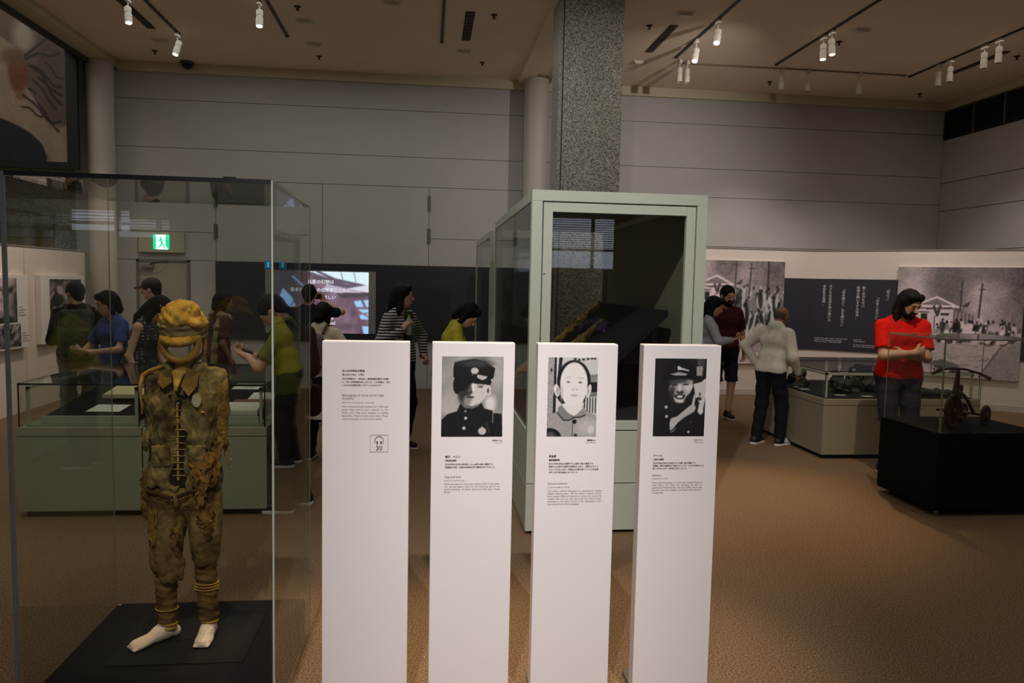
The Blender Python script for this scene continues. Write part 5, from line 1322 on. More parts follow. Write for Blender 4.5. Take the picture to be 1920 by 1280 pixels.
m = MB(); m.tube([(-0.03, -0.108, 0.642), (-0.018, -0.113, 0.628), (-0.004, -0.113, 0.636), (0.004, -0.112, 0.642)], 0.0028, 6); m.build('belt_buckle', M_steel, man, True, True)
# trousers
F = Field(h)
F.u(rcone((-0.066, 0, 0.62), (0.066, 0, 0.62), 0.082, 0.082), 0)
F.u(rcone((-0.072, 0, 0.55), (-0.078, -0.01, 0.34), 0.073, 0.062), 0.02); F.u(rcone((0.072, 0, 0.55), (0.082, -0.005, 0.36), 0.073, 0.060), 0.02)
F.u(rcone((-0.078, -0.01, 0.38), (-0.060, -0.02, 0.275), 0.060, 0.050), 0.02); F.u(rcone((-0.03, -0.03, 0.34), (-0.022, -0.03, 0.28), 0.03, 0.02), 0.02)
F.dis(lambda P: fold(P, 32, 8, 41, 0.007)+ridge(P*V3(1, 1, 0.4), 36, 42, 0.018)+ridge(P, 85, 44, 0.004)+wob(P, 150, 43, 0.0015))
F.cut(lambda P: np.where(P[..., 0] < 0.02, 0.262+0.35*(P[..., 0]+0.06)*(P[..., 0] < -0.06)*-1, 0.318+0.010*np.sin(P[..., 0]*90))+0.004*np.sin(P[..., 0]*200)-P[..., 2])
F.cut(lambda P: P[..., 2]-0.665)
F.mesh('trousers', U_tro, man)
rag('patch', U_pat, [(0.098, -0.074, 0.60), (0.10, -0.077, 0.54), (0.098, -0.077, 0.50), (0.105, -0.072, 0.45)], 0.030, seed=11)
rag('patch', U_pat, [(-0.028, -0.070, 0.50), (-0.022, -0.072, 0.46), (-0.026, -0.074, 0.42), (-0.012, -0.066, 0.38)], 0.018, seed=12)
rag('patch', cloth('trouser_tan', '8a6c36', '664e22'), [(-0.105, -0.075, 0.58), (-0.11, -0.078, 0.50), (-0.105, -0.075, 0.43)], 0.022, seed=13)
# wrapped gaiters and ankle cords
def gaiter(x0, x1, z0, z1, seed):
    F = Field(h); F.u(rcone((x0, 0.0, z0), (x1, 0.0, z1), 0.047, 0.040), 0)
    F.dis(lambda P: 0.0022*np.abs(np.sin((P[..., 2]+0.22*P[..., 0]+0.004*np.sin(P[..., 0]*60))*105+seed))*2+wob(P, 45, seed, 0.004)+ridge(P, 90, seed, 0.004)); F.cut(lambda P: np.maximum(P[..., 2]-z0, z1-P[..., 2]))
    return F.mesh('gaiter', U_gait, man)
g1 = gaiter(-0.083, -0.078, 0.275, 0.075, 3); g2 = gaiter(0.078, 0.090, 0.33, 0.085, 5)
for k in range(3):
    MB().torus((0.081, 0, 0.245-0.012*k), (0.06, 0.03, 1), 0.047, 0.003, 24, 6).build('cord', U_cap, man, True, True)
MB().torus((-0.081, 0, 0.135), (0.05, 0.05, 1), 0.0435, 0.0025, 24, 6).build('cord', U_cap, man, True, True)
for x, z in ((-0.078, 0.070), (-0.078, 0.052), (0.090, 0.078)):
    MB().torus((x, -0.002, z), (0.1, 0.1, 1), 0.033, 0.006, 20, 6).build('ankle_cord', U_cap, man, True, True)
for x, d, L in ((-0.078, (-0.72, -0.69, 0), 0.135), (0.090, (-0.05, -1.0, 0), 0.085)):
    d = nrm(d); F = Field(h); a = V3(x, 0.0, 0.03)
    F.u(rcone(a+V3(0, 0, 0.03), a+d*0.04+V3(0, 0, 0.012), 0.031, 0.027), 0); F.u(rcone(a+d*0.03, a+d*L+V3(0, 0, -0.012), 0.028, 0.020), 0.02); F.u(ell(a+d*(L-0.02)+V3(0, 0, -0.012), (0.036, 0.036, 0.016)), 0.02)
    F.u(rcone(a-d*0.03+V3(0, 0, -0.005), a, 0.024, 0.026), 0.02)
    w = np.cross(d, V3(0, 0, 1))
    for i in range(5):
        p = a+d*(L+0.004)+w*(i-2)*0.013; F.u(rcone(p-d*0.02+V3(0, 0, -0.016), p+d*0.012+V3(0, 0, -0.020), 0.008, 0.007), 0.004)
    F.cut(lambda P: 0.001-P[..., 2]); F.mesh('foot', U_foot, man)

# ------------------------------------------------------------------ low glass-topped tables on the left
def low_case(label, x0, x1, y0, y1, body, zb=0.645, zt=0.955):
    t = empty('display_table', ((x0+x1)/2, (y0+y1)/2, 0)); tag(t, label, 'display table', 'low glass-topped display tables')
    bx('toe_kick', mat('toe_kick_dark', '181814', 0.8), t, x0+0.04, x1-0.04, y0+0.04, y1-0.04, 0, 0.05)
    bxc('body', body, t, x0, x1, y0, y1, 0.045, zb-0.068, bev=0.003)
    bx('shadow_gap', M_greend, t, x0+0.004, x1-0.004, y0+0.004, y1-0.004, zb-0.068, zb-0.062)
    bxc('top_rim', body, t, x0, x1, y0, y1, zb-0.062, zb, bev=0.003)
    g = 0.012
    for nm, b in (('pane_front', (x0+g, x1-g, y0+g, y0+g+0.008, zb, zt-0.009)), ('pane_back', (x0+g, x1-g, y1-g-0.008, y1-g, zb, zt-0.009)), ('pane_side', (x0+g, x0+g+0.008, y0+g+0.009, y1-g-0.009, zb, zt-0.009)), ('pane_side', (x1-g-0.008, x1-g, y0+g+0.009, y1-g-0.009, zb, zt-0.009)), ('pane_top', (x0+g, x1-g, y0+g, y1-g, zt-0.009, zt))):
        bx(nm, M_glass, t, *b)
    return t
def edges(t, x0, x1, y0, y1, zb, zt, m, w=0.005, post=None):
    q = MB(); q.box(x0, x1, y0-0.001, y0+w, zt-w*1.6, zt+0.001); q.box(x0, x1, y1-w, y1+0.001, zt-w*1.6, zt+0.001); q.box(x0-0.001, x0+w, y0, y1, zt-w*1.6, zt+0.001); q.box(x1-w, x1+0.001, y0, y1, zt-w*1.6, zt+0.001)
    q.build('edge_strip', m, t)
    for x in (x0, x1-w):
        for y in (y0, y1-w):
            bx('corner_strip', m, t, x, x+w, y, y+w, zb, zt)
    if post:
        for x in (x0+0.035, x1-0.055):
            for y in (y0+0.05, y1-0.07):
                bx('inner_post', post, t, x, x+0.02, y, y+0.02, zb, zt-0.02)
        q = MB()
        for y in (y0+0.05, y1-0.07):
            q.box(x0+0.035, x1-0.035, y, y+0.02, zt-0.045, zt-0.02)
        for x in (x0+0.035, x1-0.055):
            q.box(x, x+0.02, y0+0.05, y1-0.05, zt-0.045, zt-0.02)
        q.build('inner_frame', post, t)
ta = low_case('greenish display table on the left, its front pane fully visible', -2.85, -2.015, 5.5, 6.85, M_tabg); edges(ta, -2.838, -2.027, 5.512, 6.838, 0.645, 0.955, M_blackm, 0.008)
tb = low_case('greenish display table directly behind the tattered uniform', -2.005, -1.15, 5.5, 6.85, M_tabg); edges(tb, -1.993, -1.162, 5.512, 6.838, 0.645, 0.955, M_blackm, 0.008)
for t, x0, x1 in ((ta, -2.838, -2.027), (tb, -1.993, -1.162)):
    for x in ((x0+0.03) if t is ta else None, x1-0.05):
        if x is None: continue
        for y in (5.56, 6.77):
            bx('inner_post', M_green, t, x, x+0.02, y, y+0.02, 0.645, 0.925)
    q = MB()
    for x in (x0+0.03, x1-0.05):
        q.box(x, x+0.02, 5.56, 6.79, 0.905, 0.925)
    q.build('inner_rail', M_green, t)
def tilted(name, label, cat, m, x0, x1, y0, y1, z, th, rise, group=None, rz=0.0, parts=()):
    """flat exhibit lying on a sloping stand"""
    t = empty(name, ((x0+x1)/2, (y0+y1)/2, z)); tag(t, label, cat, group)
    t.rotation_euler = (math.atan2(rise, y1-y0), 0, rz)
    w, d = (x1-x0)/2, (y1-y0)/2
    MB().cham(-w, w, -d, d, 0, th, b=min(th*0.3, 0.003)).build('sheet' if th < 0.02 else 'board', m, t, local=True)
    for pm, a, b, c, e, zz in parts:
        bx_ = MB().box(a, b, c, e, th, th+zz); bx_.build('sheet', pm, t, local=True)
    return t
# sloping black stands and the exhibits on them
for (t, x0, x1) in ((ta, -2.72, -2.09), (tb, -1.94, -1.23)):
    m = MB(); m.prism([(x0, 5.60, 0.655), (x0, 6.72, 0.655), (x0, 6.72, 0.82), (x0, 5.60, 0.70)], (x1-x0, 0, 0)); m.build('sloping_stand', M_black, t)
    bx('deck', mat('deck_greygreen', '7f8672', 0.7), t, x0-0.08, x1+0.03, 5.54, 6.80, 0.645, 0.655)
    m = MB(); m.prism([(x0-0.005, 5.585, 0.656), (x0-0.005, 5.6, 0.656), (x0-0.005, 5.6, 0.712), (x0-0.005, 5.585, 0.712)], (x1-x0+0.01, 0, 0)); m.build('stand_lip', M_green, t)
SL = 0.12/1.12*1.0
tilted('cream_album', 'cream album page lying in the left display table', 'album', M_cream, -2.50, -2.12, 6.05, 6.40, 0.785, 0.03, 0.04, parts=((mat('album_grey', '8c8a7a', 0.8), -0.19, 0.19, -0.175, -0.165, 0.001),))
tilted('caption_sheet', 'grey caption sheet at the front of the left display table', 'paper', M_paper, -2.48, -2.24, 5.72, 5.92, 0.727, 0.004, 0.02, rz=-0.05)
tilted('paper_sheet', 'white paper at the back of the left display table', 'paper', M_paper, -2.30, -2.10, 6.48, 6.66, 0.81, 0.004, 0.02)
tilted('open_book', 'thick pale book at the front corner of the right-hand table', 'book', M_paper, -1.52, -1.24, 5.62, 5.85, 0.722, 0.035, 0.025, parts=((M_paper, -0.135, 0.135, -0.11, 0.11, 0.006),))
tilted('reddish_booklet', 'reddish-brown booklet in the table behind the uniform', 'booklet', mat('booklet_red', '6e4436', 0.7, var=0.1), -1.50, -1.24, 5.93, 6.05, 0.747, 0.012, 0.012)
tilted('paper_sheet', 'white sheet beyond the reddish booklet', 'paper', M_paper, -1.42, -1.22, 6.10, 6.32, 0.765, 0.004, 0.02)
tilted('paper_sheet', 'pale sheet at the back corner of the table behind the uniform', 'paper', M_paper, -1.62, -1.40, 6.40, 6.62, 0.80, 0.004, 0.02, parts=((M_cream, -0.03, 0.06, -0.05, 0.04, 0.004),))
tilted('paper_sheet', 'pale sheet left of the uniform collar in the display table', 'paper', M_paper, -1.93, -1.72, 6.05, 6.40, 0.76, 0.004, 0.035)

# ------------------------------------------------------------------ tall pale green display cases
def tall_case(label, x0, x1, y0, y1, z1, door=True):
    t = empty('tall_display_case', ((x0+x1)/2, (y0+y1)/2, 0)); tag(t, label, 'display case', 'tall pale green display cases')
    bx('toe_kick', mat('toe_kick_dark', '181814', 0.8), t, x0+0.04, x1-0.04, y0+0.04, y1-0.04, 0, 0.03)
    bxc('base_lower', M_green, t, x0, x1, y0, y1, 0.025, 0.352, bev=0.003)
    bxc('base_upper', M_green, t, x0, x1, y0, y1, 0.358, 0.72, bev=0.003)
    bx('base_gap', M_greend, t, x0+0.006, x1-0.006, y0+0.006, y1-0.006, 0.35, 0.36)
    p = 0.072
    for x in (x0, x1-p):
        for y in (y0, y1-p):
            bxc('corner_post', M_green, t, x, x+p, y, y+p, 0.72, z1-p, bev=0.003)
    bxc('top_beam', M_green, t, x0, x1, y0, y0+p, z1-p, z1, bev=0.003); bxc('top_beam', M_green, t, x0, x1, y1-p, y1, z1-p, z1, bev=0.003)
    bxc('top_beam', M_green, t, x0, x0+p, y0+p, y1-p, z1-p, z1, bev=0.003); bxc('top_beam', M_green, t, x1-p, x1, y0+p, y1-p, z1-p, z1, bev=0.003)
    bx('roof_panel', mat('case_roof', '6f7464', 0.6), t, x0+p, x1-p, y0+p, y1-p, z1-0.03, z1-0.01)
    bx('pane_side', M_glass, t, x0+0.006, x0+0.014, y0+p, y1-p, 0.72, z1-p)
    bx('side_panel', mat('case_side_brown', '6a6450', 0.6, var=0.04, scale=4), t, x1-0.03, x1-0.01, y0+p, y1-p, 0.72, z1-p)
    if door:
        d0, d1, zb, zt = x0+p+0.008, x1-p-0.008, 0.728, z1-p-0.008; w = 0.062
        d = empty('door', ((d0+d1)/2, y0+0.01, zb)); d.parent = t; d.location = Vector(((d0+d1)/2, y0+0.01, zb))-t.location
        bxc('stile', M_green, d, d0, d0+w, y0+0.006, y0+0.05, zb, zt, bev=0.003); bxc('stile', M_green, d, d1-w, d1, y0+0.006, y0+0.05, zb, zt, bev=0.003)
        bxc('rail', M_green, d, d0+w, d1-w, y0+0.006, y0+0.05, zt-w, zt, bev=0.003); bxc('rail', M_green, d, d0+w, d1-w, y0+0.006, y0+0.05, zb, zb+w, bev=0.003)
        bx('door_glass', M_glass, d, d0+w, d1-w, y0+0.016, y0+0.024, zb+w, zt-w)
        MB().cyl((d0+0.012, y0+0.008, 1.79), (d0+0.012, y0+0.002, 1.79), 0.005, 10).build('lock', M_blackm, d)
    else:
        bx('pane_front', M_glass, t, x0+p, x1-p, y0+0.006, y0+0.014, 0.72, z1-p)
    bx('pane_back', M_glass, t, x0+p, x1-p, y1-0.014, y1-0.006, 0.72, z1-p)
    bx('deck', mat('deck_dark', '26262a', 0.8), t, x0+0.02, x1-0.02, y0+0.06, y1-0.02, 0.72, 0.735)
    return t
tc1 = tall_case('tall pale green glass case with a door, behind the front panels', 0.68, 1.89, 4.97, 7.78, 2.345)
tc2 = tall_case('second tall green case standing behind the nearer one', 0.68, 1.30, 8.32, 10.80, 2.30, door=False)
# sloping black exhibit board in the tall case (it faces the left pane) with torn clothing on it
t = empty('exhibit_slope', (1.4, 6.45, 0.735)); tag(t, 'black sloping exhibit board inside the nearer tall green case', 'exhibit stand')
m = MB(); m.prism([(0.93, 5.36, 0.737), (0.97, 5.36, 0.737), (1.765, 5.36, 1.50), (1.765, 5.36, 1.545), (1.745, 5.36, 1.545)], (0, 2.22, 0)); m.build('board', M_black, t)
for y in (5.5, 6.45, 7.4):
    bx('support_leg', mat('support_dark', '2a2926', 0.7), t, 1.69, 1.73, y, y+0.04, 0.736, 1.445)
SLP = 0.957
def gs(x, y): return (x, y, 1.53-(1.75-x)*SLP+0.004)
def garment(name, label, m, pts, seed, w=0.08, th=0.020, h=0.007):
    """ragged cloth lying on the slope"""
    F = Field(h)
    for a, b in zip(pts[:-1], pts[1:]):
        F.u(rcone(a, b, w, w*0.9), w*0.6)
    F.dis(lambda P: wob(P, 24, seed, 0.030)+wob(P, 70, seed+1, 0.014))
    F.cut(lambda P: np.abs((P[..., 2]-(1.53-(1.75-P[..., 0])*SLP+0.012))*0.72-th-0.008*np.sin(P[..., 1]*45+P[..., 0]*60))-th)
    c = np.mean(pts, 0); o = empty(name, c); tag(o, label, 'garment')
    me = F.mesh('cloth', m, None); me.parent = o; me.location = -Vector(c)
    return o
garment('torn_shirt', 'torn yellowish shirt strip along the far end of the black slope', cloth('shirt_ochre', 'd0b066', '86693a', 18), [gs(1.70, 7.42), gs(1.57, 7.45), gs(1.44, 7.46), gs(1.30, 7.45), gs(1.1, 7.4)], 51, 0.075)
garment('torn_trousers', 'torn tan garment in the middle of the black slope', cloth('tan_rag', 'bfa66a', '7a6638', 18), [gs(1.54, 6.62), gs(1.45, 6.66), gs(1.36, 6.75), gs(1.15, 6.8)], 55, 0.085)
garment('purple_cloth', 'crumpled purple cloth on the black slope in the tall case', cloth('purple_cloth', '6a5284', '34284c', 18), [gs(1.52, 7.12), gs(1.57, 6.85), gs(1.55, 6.35)], 58, 0.06, 0.02)
# second case: a slope and a hanging remnant
t = empty('exhibit_slope', (1.0, 9.5, 0.735)); tag(t, 'black sloping board inside the farther tall green case', 'exhibit stand')
m = MB(); m.prism([(0.78, 8.6, 0.736), (1.22, 8.6, 0.736), (1.22, 8.6, 1.15), (1.20, 8.6, 1.15)], (0, 1.9, 0)); m.build('board', M_black, t)
t = empty('hanging_rag', (0.95, 9.6, 1.25)); tag(t, 'narrow yellowish cloth remnant hanging in the second tall case', 'garment')
F = Field(0.008); F.u(rcone((0.95, 9.6, 1.75), (0.93, 9.6, 1.55), 0.05, 0.07), 0); F.u(rcone((0.93, 9.6, 1.55), (0.97, 9.6, 1.27), 0.06, 0.03), 0.03); F.dis(lambda P: wob(P, 26, 61, 0.02)+wob(P, 70, 62, 0.008))
o = F.mesh('cloth', MATS['shirt_ochre'], None); o.parent = t; o.location = -Vector(t.location)
MB().tube([(0.95, 9.6, 2.22), (0.95, 9.6, 1.74)], 0.004, 6).build('hanging_wire', M_steel, t)

# ------------------------------------------------------------------ right-hand display table with dark relics
tr = low_case('beige-grey display table with dark relics under glass at right', 4.0, 5.72, 7.1, 8.62, M_tabb, 0.615, 0.90); edges(tr, 4.012, 5.708, 7.112, 8.608, 0.615, 0.90, M_blackm, 0.004, M_green)
M_rel = mat('relic_black', '16171a', 0.6, c2='2a2e2b', scale=14, bump=0.8, bscale=40)
M_relg = mat('relic_green', '3a4a3a', 0.35, c2='1a201c', scale=9, bump=0.6, bscale=30)
def relic(label, x, y, r, seed, m, tall=1.0):
    F = Field(0.010); rs = np.random.RandomState(seed)
    for i in range(5):
        F.u(ell((rs.randn()*r[0]*0.4, rs.randn()*r[1]*0.4, r[2]*tall*rs.rand()*0.7), (r[0]*(0.35+0.3*rs.rand()), r[1]*(0.35+0.3*rs.rand()), r[2]*(0.35+0.4*rs.rand()))), 0.03)
    F.dis(lambda P: wob(P, 30, seed, 0.022)+wob(P, 80, seed+1, 0.008)); F.cut(lambda P: 0.001-P[..., 2])
    o = F.mesh('relic', m, None); o.location = (x, y, 0.627); tag(o, label, 'relic', 'dark melted relics in the right table')
bx('deck', mat('deck_black', '101012', 0.8), tr, 4.05, 5.67, 7.16, 8.57, 0.615, 0.626)
relic('black knobbly relic nearest the left corner of the right table', 4.45, 7.55, (0.16, 0.14, 0.13), 1, M_rel)
relic('upright black relic behind the left corner of the right table', 4.62, 7.95, (0.10, 0.10, 0.20), 2, M_rel, 1.2)
relic('large low black relic in the middle of the right table', 4.95, 7.5, (0.26, 0.20, 0.14), 3, M_rel)
relic('greenish translucent lump at the back of the right table', 5.05, 8.0, (0.28, 0.2, 0.20), 4, M_relg)
relic('small black relic beside the old man', 4.22, 8.0, (0.10, 0.10, 0.12), 5, M_rel)
relic('flat black relic at the right end of the table', 5.46, 7.36, (0.12, 0.10, 0.05), 6, M_rel)
relic('dark relic at the far left of the right table', 4.25, 8.3, (0.14, 0.12, 0.16), 7, M_rel)
for x, y, n in ((4.13, 7.75, 'beside the old man'), (4.30, 7.32, 'at the near corner of the right table'), (4.16, 7.95, 'farther along the left pane'), (4.55, 7.24, 'along the front pane of the right table')):
    t = empty('caption_card', (x, y, 0.627)); tag(t, 'small white caption card '+n, 'caption card', 'caption cards in the right table')
    MB().box(-0.05, 0.05, -0.03, 0.03, 0, 0.003).build('card', M_paper, t, local=True); MB().box(-0.04, 0.04, 0.008, 0.013, 0.003, 0.0034).build('print_line', M_inkg, t, local=True); MB().box(-0.04, 0.03, -0.006, -0.002, 0.003, 0.0034).build('print_line', M_inkg, t, local=True)
m = MB(); m.tube([(5.0, 7.25, 0.64), (5.25, 7.28, 0.66), (5.45, 7.25, 0.64), (5.62, 7.3, 0.64)], [0.012, 0.03, 0.012, 0.006], 8)
o = m.build('twisted_rod', M_rel, None, True); tag(o, 'thin twisted dark rod lying along the front of the right table', 'relic')

# ------------------------------------------------------------------ black plinth, glass cover and tricycle
t = empty('black_plinth', (4.35, 5.6, 0)); tag(t, 'black cloth-covered plinth under the rusty tricycle', 'plinth')
bxc('block', M_black, t, 3.88, 4.80, 5.22, 5.96, 0.045, 0.648, bev=0.006)
for x in (3.95, 4.73):
    for y in (5.29, 5.89):
        MB().cyl((x, y, 0.0), (x, y, 0.05), 0.022, 12).build('foot', M_steel, t)
t = empty('glass_cover', (4.35, 5.6, 0.648)); tag(t, 'clear glass cover standing on the black tricycle plinth', 'glass cover')
a0, a1, b0, b1, za, zb = 3.90, 4.78, 5.24, 5.94, 0.649, 1.37
for nm, b in (('pane_front', (a0, a1, b0, b0+0.008, za, zb-0.009)), ('pane_back', (a0, a1, b1-0.008, b1, za, zb-0.009)), ('pane_side', (a0, a0+0.008, b0+0.009, b1-0.009, za, zb-0.009)), ('pane_side', (a1-0.008, a1, b0+0.009, b1-0.009, za, zb-0.009)), ('pane_top', (a0, a1, b0, b1, zb-0.009, zb))):
    bx(nm, M_glass, t, *b)
for x, y, w in ((a0, b0, 0.009), (a1-0.006, b0, 0.006), (a0, b1-0.004, 0.004), (a1-0.004, b1-0.004, 0.004)):
    bx('edge_strip', mat('edge_olive', '8a9070', 0.3), t, x-0.001, x+w, y-0.001, y+w, za, zb)
q = MB(); q.box(a0, a1, b0-0.001, b0+0.005, zb-0.010, zb+0.001); q.box(a0-0.001, a0+0.005, b0, b1, zb-0.010, zb+0.001); q.box(a0, a1, b1-0.005, b1+0.001, zb-0.010, zb+0.001); q.box(a1-0.005, a1+0.001, b0, b1, zb-0.010, zb+0.001)
q.build('top_edge', mat('edge_olive', '8a9070', 0.3), t)

M_rust = mat('rusted_iron', '4a2f22', 0.85, c2='251610', scale=30, bump=0.8, bscale=120); M_rust2 = mat('rust_tan', '6b5136', 0.8, c2='3a281a', scale=24, bump=0.7, bscale=90)
tri = empty('tricycle', (4.135, 5.42, 0.6500), R(30)); tri.scale = (1.08, 1.08, 1.08); tag(tri, 'rusty burnt tricycle with bare handlebar under glass', 'tricycle')
# local: the tricycle runs along +X (rear) with its front wheel at the origin; +Z up
def wheel(name, c, r, w, spk, m=M_rust):
    o = MB().torus(c, (0, 1, 0), r-0.012, 0.013, 30, 8).build(name, m, tri, True, True)
    h_ = MB(); h_.lathe([(0.018, -w), (0.022, -w*0.6), (0.022, w*0.6), (0.018, w)], c, (0, 1, 0), 14); h_.build('hub', M_rust2, o, True, True)
    if spk:
        for k in range(16):
            a = 2*PI*k/16; s_ = MB().cyl((c[0]+0.018*math.cos(a), c[1]+(0.01 if k % 2 else -0.01), c[2]+0.018*math.sin(a)), (c[0]+(r-0.02)*math.cos(a), c[1], c[2]+(r-0.02)*math.sin(a)), 0.003, 5)
            s_.build('spoke', m, o, local=True)
    else:
        d_ = MB(); d_.lathe([(r-0.02, -0.006), (r*0.5, -0.012), (0.02, -0.012), (0.02, 0.012), (r*0.5, 0.012), (r-0.02, 0.006)], c, (0, 1, 0), 26); d_.build('disc', m, o, True, True)
    return o
fw = wheel('front_wheel', (0, 0, 0.128), 0.128, 0.03, True); MB().lathe([(0.112, -0.003), (0.06, -0.006), (0.06, 0.006), (0.112, 0.003)], (0, 0, 0.128), (0, 1, 0), 28).build('wheel_disc', M_rust, fw, True, True)
wheel('rear_wheel', (0.36, -0.08, 0.076), 0.076, 0.025, False); wheel('rear_wheel', (0.36, 0.08, 0.076), 0.076, 0.025, False)
m = MB()
for k in (-1, 1):
    m.tube([(0, k*0.030, 0.115), (0.01, k*0.032, 0.20), (0.02, k*0.022, 0.245)], 0.007, 8)
m.tube([(0.018, -0.03, 0.245), (0.018, 0.03, 0.245)], 0.010, 8); m.build('fork', M_rust, tri, True, True)
m = MB(); m.tube([(0.02, 0, 0.235), (0.03, 0, 0.30), (0.042, 0, 0.37), (0.048, 0, 0.43)], [0.024, 0.021, 0.015, 0.013], 10); m.build('head_tube', M_rust, tri, True, True)
m = MB(); m.tube([(0.09, -0.19, 0.385), (0.075, -0.13, 0.415), (0.052, -0.05, 0.435), (0.048, 0, 0.437), (0.052, 0.05, 0.435), (0.075, 0.13, 0.415), (0.09, 0.19, 0.385)], 0.009, 8); m.build('handlebar', M_rust, tri, True, True)
for k in (-1, 1):
    MB().tube([(0.094, k*0.20, 0.378), (0.088, k*0.165, 0.398)], 0.013, 10).build('grip', M_rust2, tri, True, True)
m = MB(); m.tube([(0.03, 0, 0.27), (0.09, 0, 0.262), (0.16, 0, 0.235), (0.24, 0, 0.185), (0.31, 0, 0.12), (0.36, 0, 0.078)], [0.014, 0.013, 0.012, 0.012, 0.012, 0.012], 10); m.build('frame_tube', M_rust2, tri, True, True)
m = MB(); m.tube([(0.10, 0, 0.265), (0.11, 0.0, 0.30)], 0.016, 10); m.torus((0.11, 0, 0.29), (0, 1, 0), 0.02, 0.008, 14, 6); m.build('seat_clamp', M_rust, tri, True, True)
m = MB(); m.tube([(0.36, -0.10, 0.076), (0.36, 0.10, 0.076)], 0.008, 8); m.build('rear_axle', M_rust, tri, True, True)
m = MB(); m.tube([(0.11, 0.0, 0.26), (0.15, 0.02, 0.17), (0.20, 0.03, 0.10)], 0.007, 8); m.tube([(0.03, 0.03, 0.25), (0.14, 0.035, 0.15), (0.17, 0.035, 0.10)], 0.006, 8); m.build('stay', M_rust, tri, True, True)
m = MB(); m.tube([(0.0, -0.055, 0.115), (0.0, 0.055, 0.115)], 0.007, 8); m.tube([(0, -0.055, 0.115), (-0.05, -0.058, 0.095)], 0.006, 8); m.tube([(0, 0.055, 0.115), (0.06, 0.058, 0.115)], 0.006, 8); m.build('crank', M_rust, tri, True, True)
for c in ((-0.05, -0.095, 0.095), (0.06, 0.095, 0.115)):
    MB().cham(c[0]-0.02, c[0]+0.02, c[1]-0.04, c[1]+0.04, c[2]-0.008, c[2]+0.008, b=0.004).build('pedal', M_rust, tri, local=True)
m = MB(); m.tube([(0.02, 0.0, 0.112), (0.14, 0.035, 0.098), (0.24, 0.03, 0.085), (0.36, 0.03, 0.075)], 0.006, 8); m.build('drive_rod', M_rust, tri, True, True)
# ------------------------------------------------------------------ visitors
def fab(name, c, c2=None):
    return mat(name, c, 0.9, c2=c2, var=0.12 if c2 is None else 0, scale=26, bump=0.25, bscale=140, spec=0.2)
def local_box(name, m, J, c, hlf, rd, Q=None, hh=0.009, dis=0.0):
    F = Field(hh); F.u(rbox(c, hlf, rd, Q), 0)
    if dis: F.dis(lambda P: wob(P, 22, 3, dis))
    return F.mesh(name, m, J['root'])
def backpack(J, m, w=0.15, d=0.085, hgt=0.24, z=0.24, strap=None, pocket=True):
    tp, s = J['tp'], J['s']
    c = tp(0, -0.115-d, z); F = Field(0.010); F.u(rbox(c, V3(w, d, hgt)*s, 0.06*s, J['T']), 0)
    if pocket: F.u(rbox(tp(0, -0.135-2*d, z-0.07), V3(w*0.8, 0.035, hgt*0.5)*s, 0.03*s, J['T']), 0.02)
    F.dis(lambda P: wob(P, 20, 6, 0.008)); o = F.mesh('backpack', m, J['root'])
    for k in (-1, 1):
        p = [tp(k*0.09, -0.13, 0.42), tp(k*0.10, -0.06, 0.515), tp(k*0.105, 0.05, 0.50), tp(k*0.115, 0.125, 0.38), tp(k*0.15, 0.08, 0.20), tp(k*0.13, -0.10, 0.10)]
        MB().tube([Vector(x) for x in p], 0.017*s, 8).build('strap', strap or m, o, True, True)
    return o
def phone(J, k, m=None, size=(0.036, 0.005, 0.072), off=(0, 0, 0)):
    w = J['wr'][k]+nrm(J['fd'][k])*0.09+np.array(off); n = nrm(J['pn'][k])
    d = nrm(J['fd'][k]); n = nrm(n-d*(n@d)); Q = np.stack([np.cross(n, d), n, d], 1)
    F = Field(0.005); F.u(rbox(w+n*0.028, size, 0.004, Q), 0)
    return F.mesh('phone', m or M_blackm, J['root'], False)

navy = fab('navy_trousers', '14161f'); blk = fab('black_cotton', '0b0b0d'); khaki = fab('olive_khaki', '857f64'); grey = fab('slate_trousers', '34323d'); brn = fab('brown_trousers', '3a2a26')
# backpack wearer looking at the photo wall
J = person('person in black with a big dark backpack facing the photo wall', (-3.58, 8.12, 0), 20, 1.65, 3, head=(35, 8, 0), arms=(((-0.14, 0.26, -0.30), (-0.5, -0.6, -0.8), (0.5, 0.8, 0.1), (0, 0, -1)), ((0.14, 0.26, -0.30), (0.5, -0.6, -0.8), (-0.5, 0.8, 0.1), (0, 0, -1))), skin='tan', hairm=M_hairb, top=('shirt', blk), sleeve='long', bottom=('trousers', khaki), build=1.05)
backpack(J, fab('backpack_green_black', '2f362e'), 0.165, 0.10, 0.27, 0.20)
# woman in blue
J = person('short-haired woman in a blue shirt beside the backpack wearer', (-2.94, 7.42, 0), 140, 1.58, 2, head=(-12, 14, 5), arms=(((-0.12, 0.28, -0.28), (-1, -0.3, -0.6), (0.5, 0.8, 0.2), (0, 0, 1)), ((0.12, 0.26, -0.30), (1, -0.3, -0.6), (-0.5, 0.8, 0.2), (0, 0, 1))), hair='bob', top=('blouse', mat('blue_print', '33508f', 0.85, c2='20345f', scale=40)), bottom=('trousers', navy), neck='v')
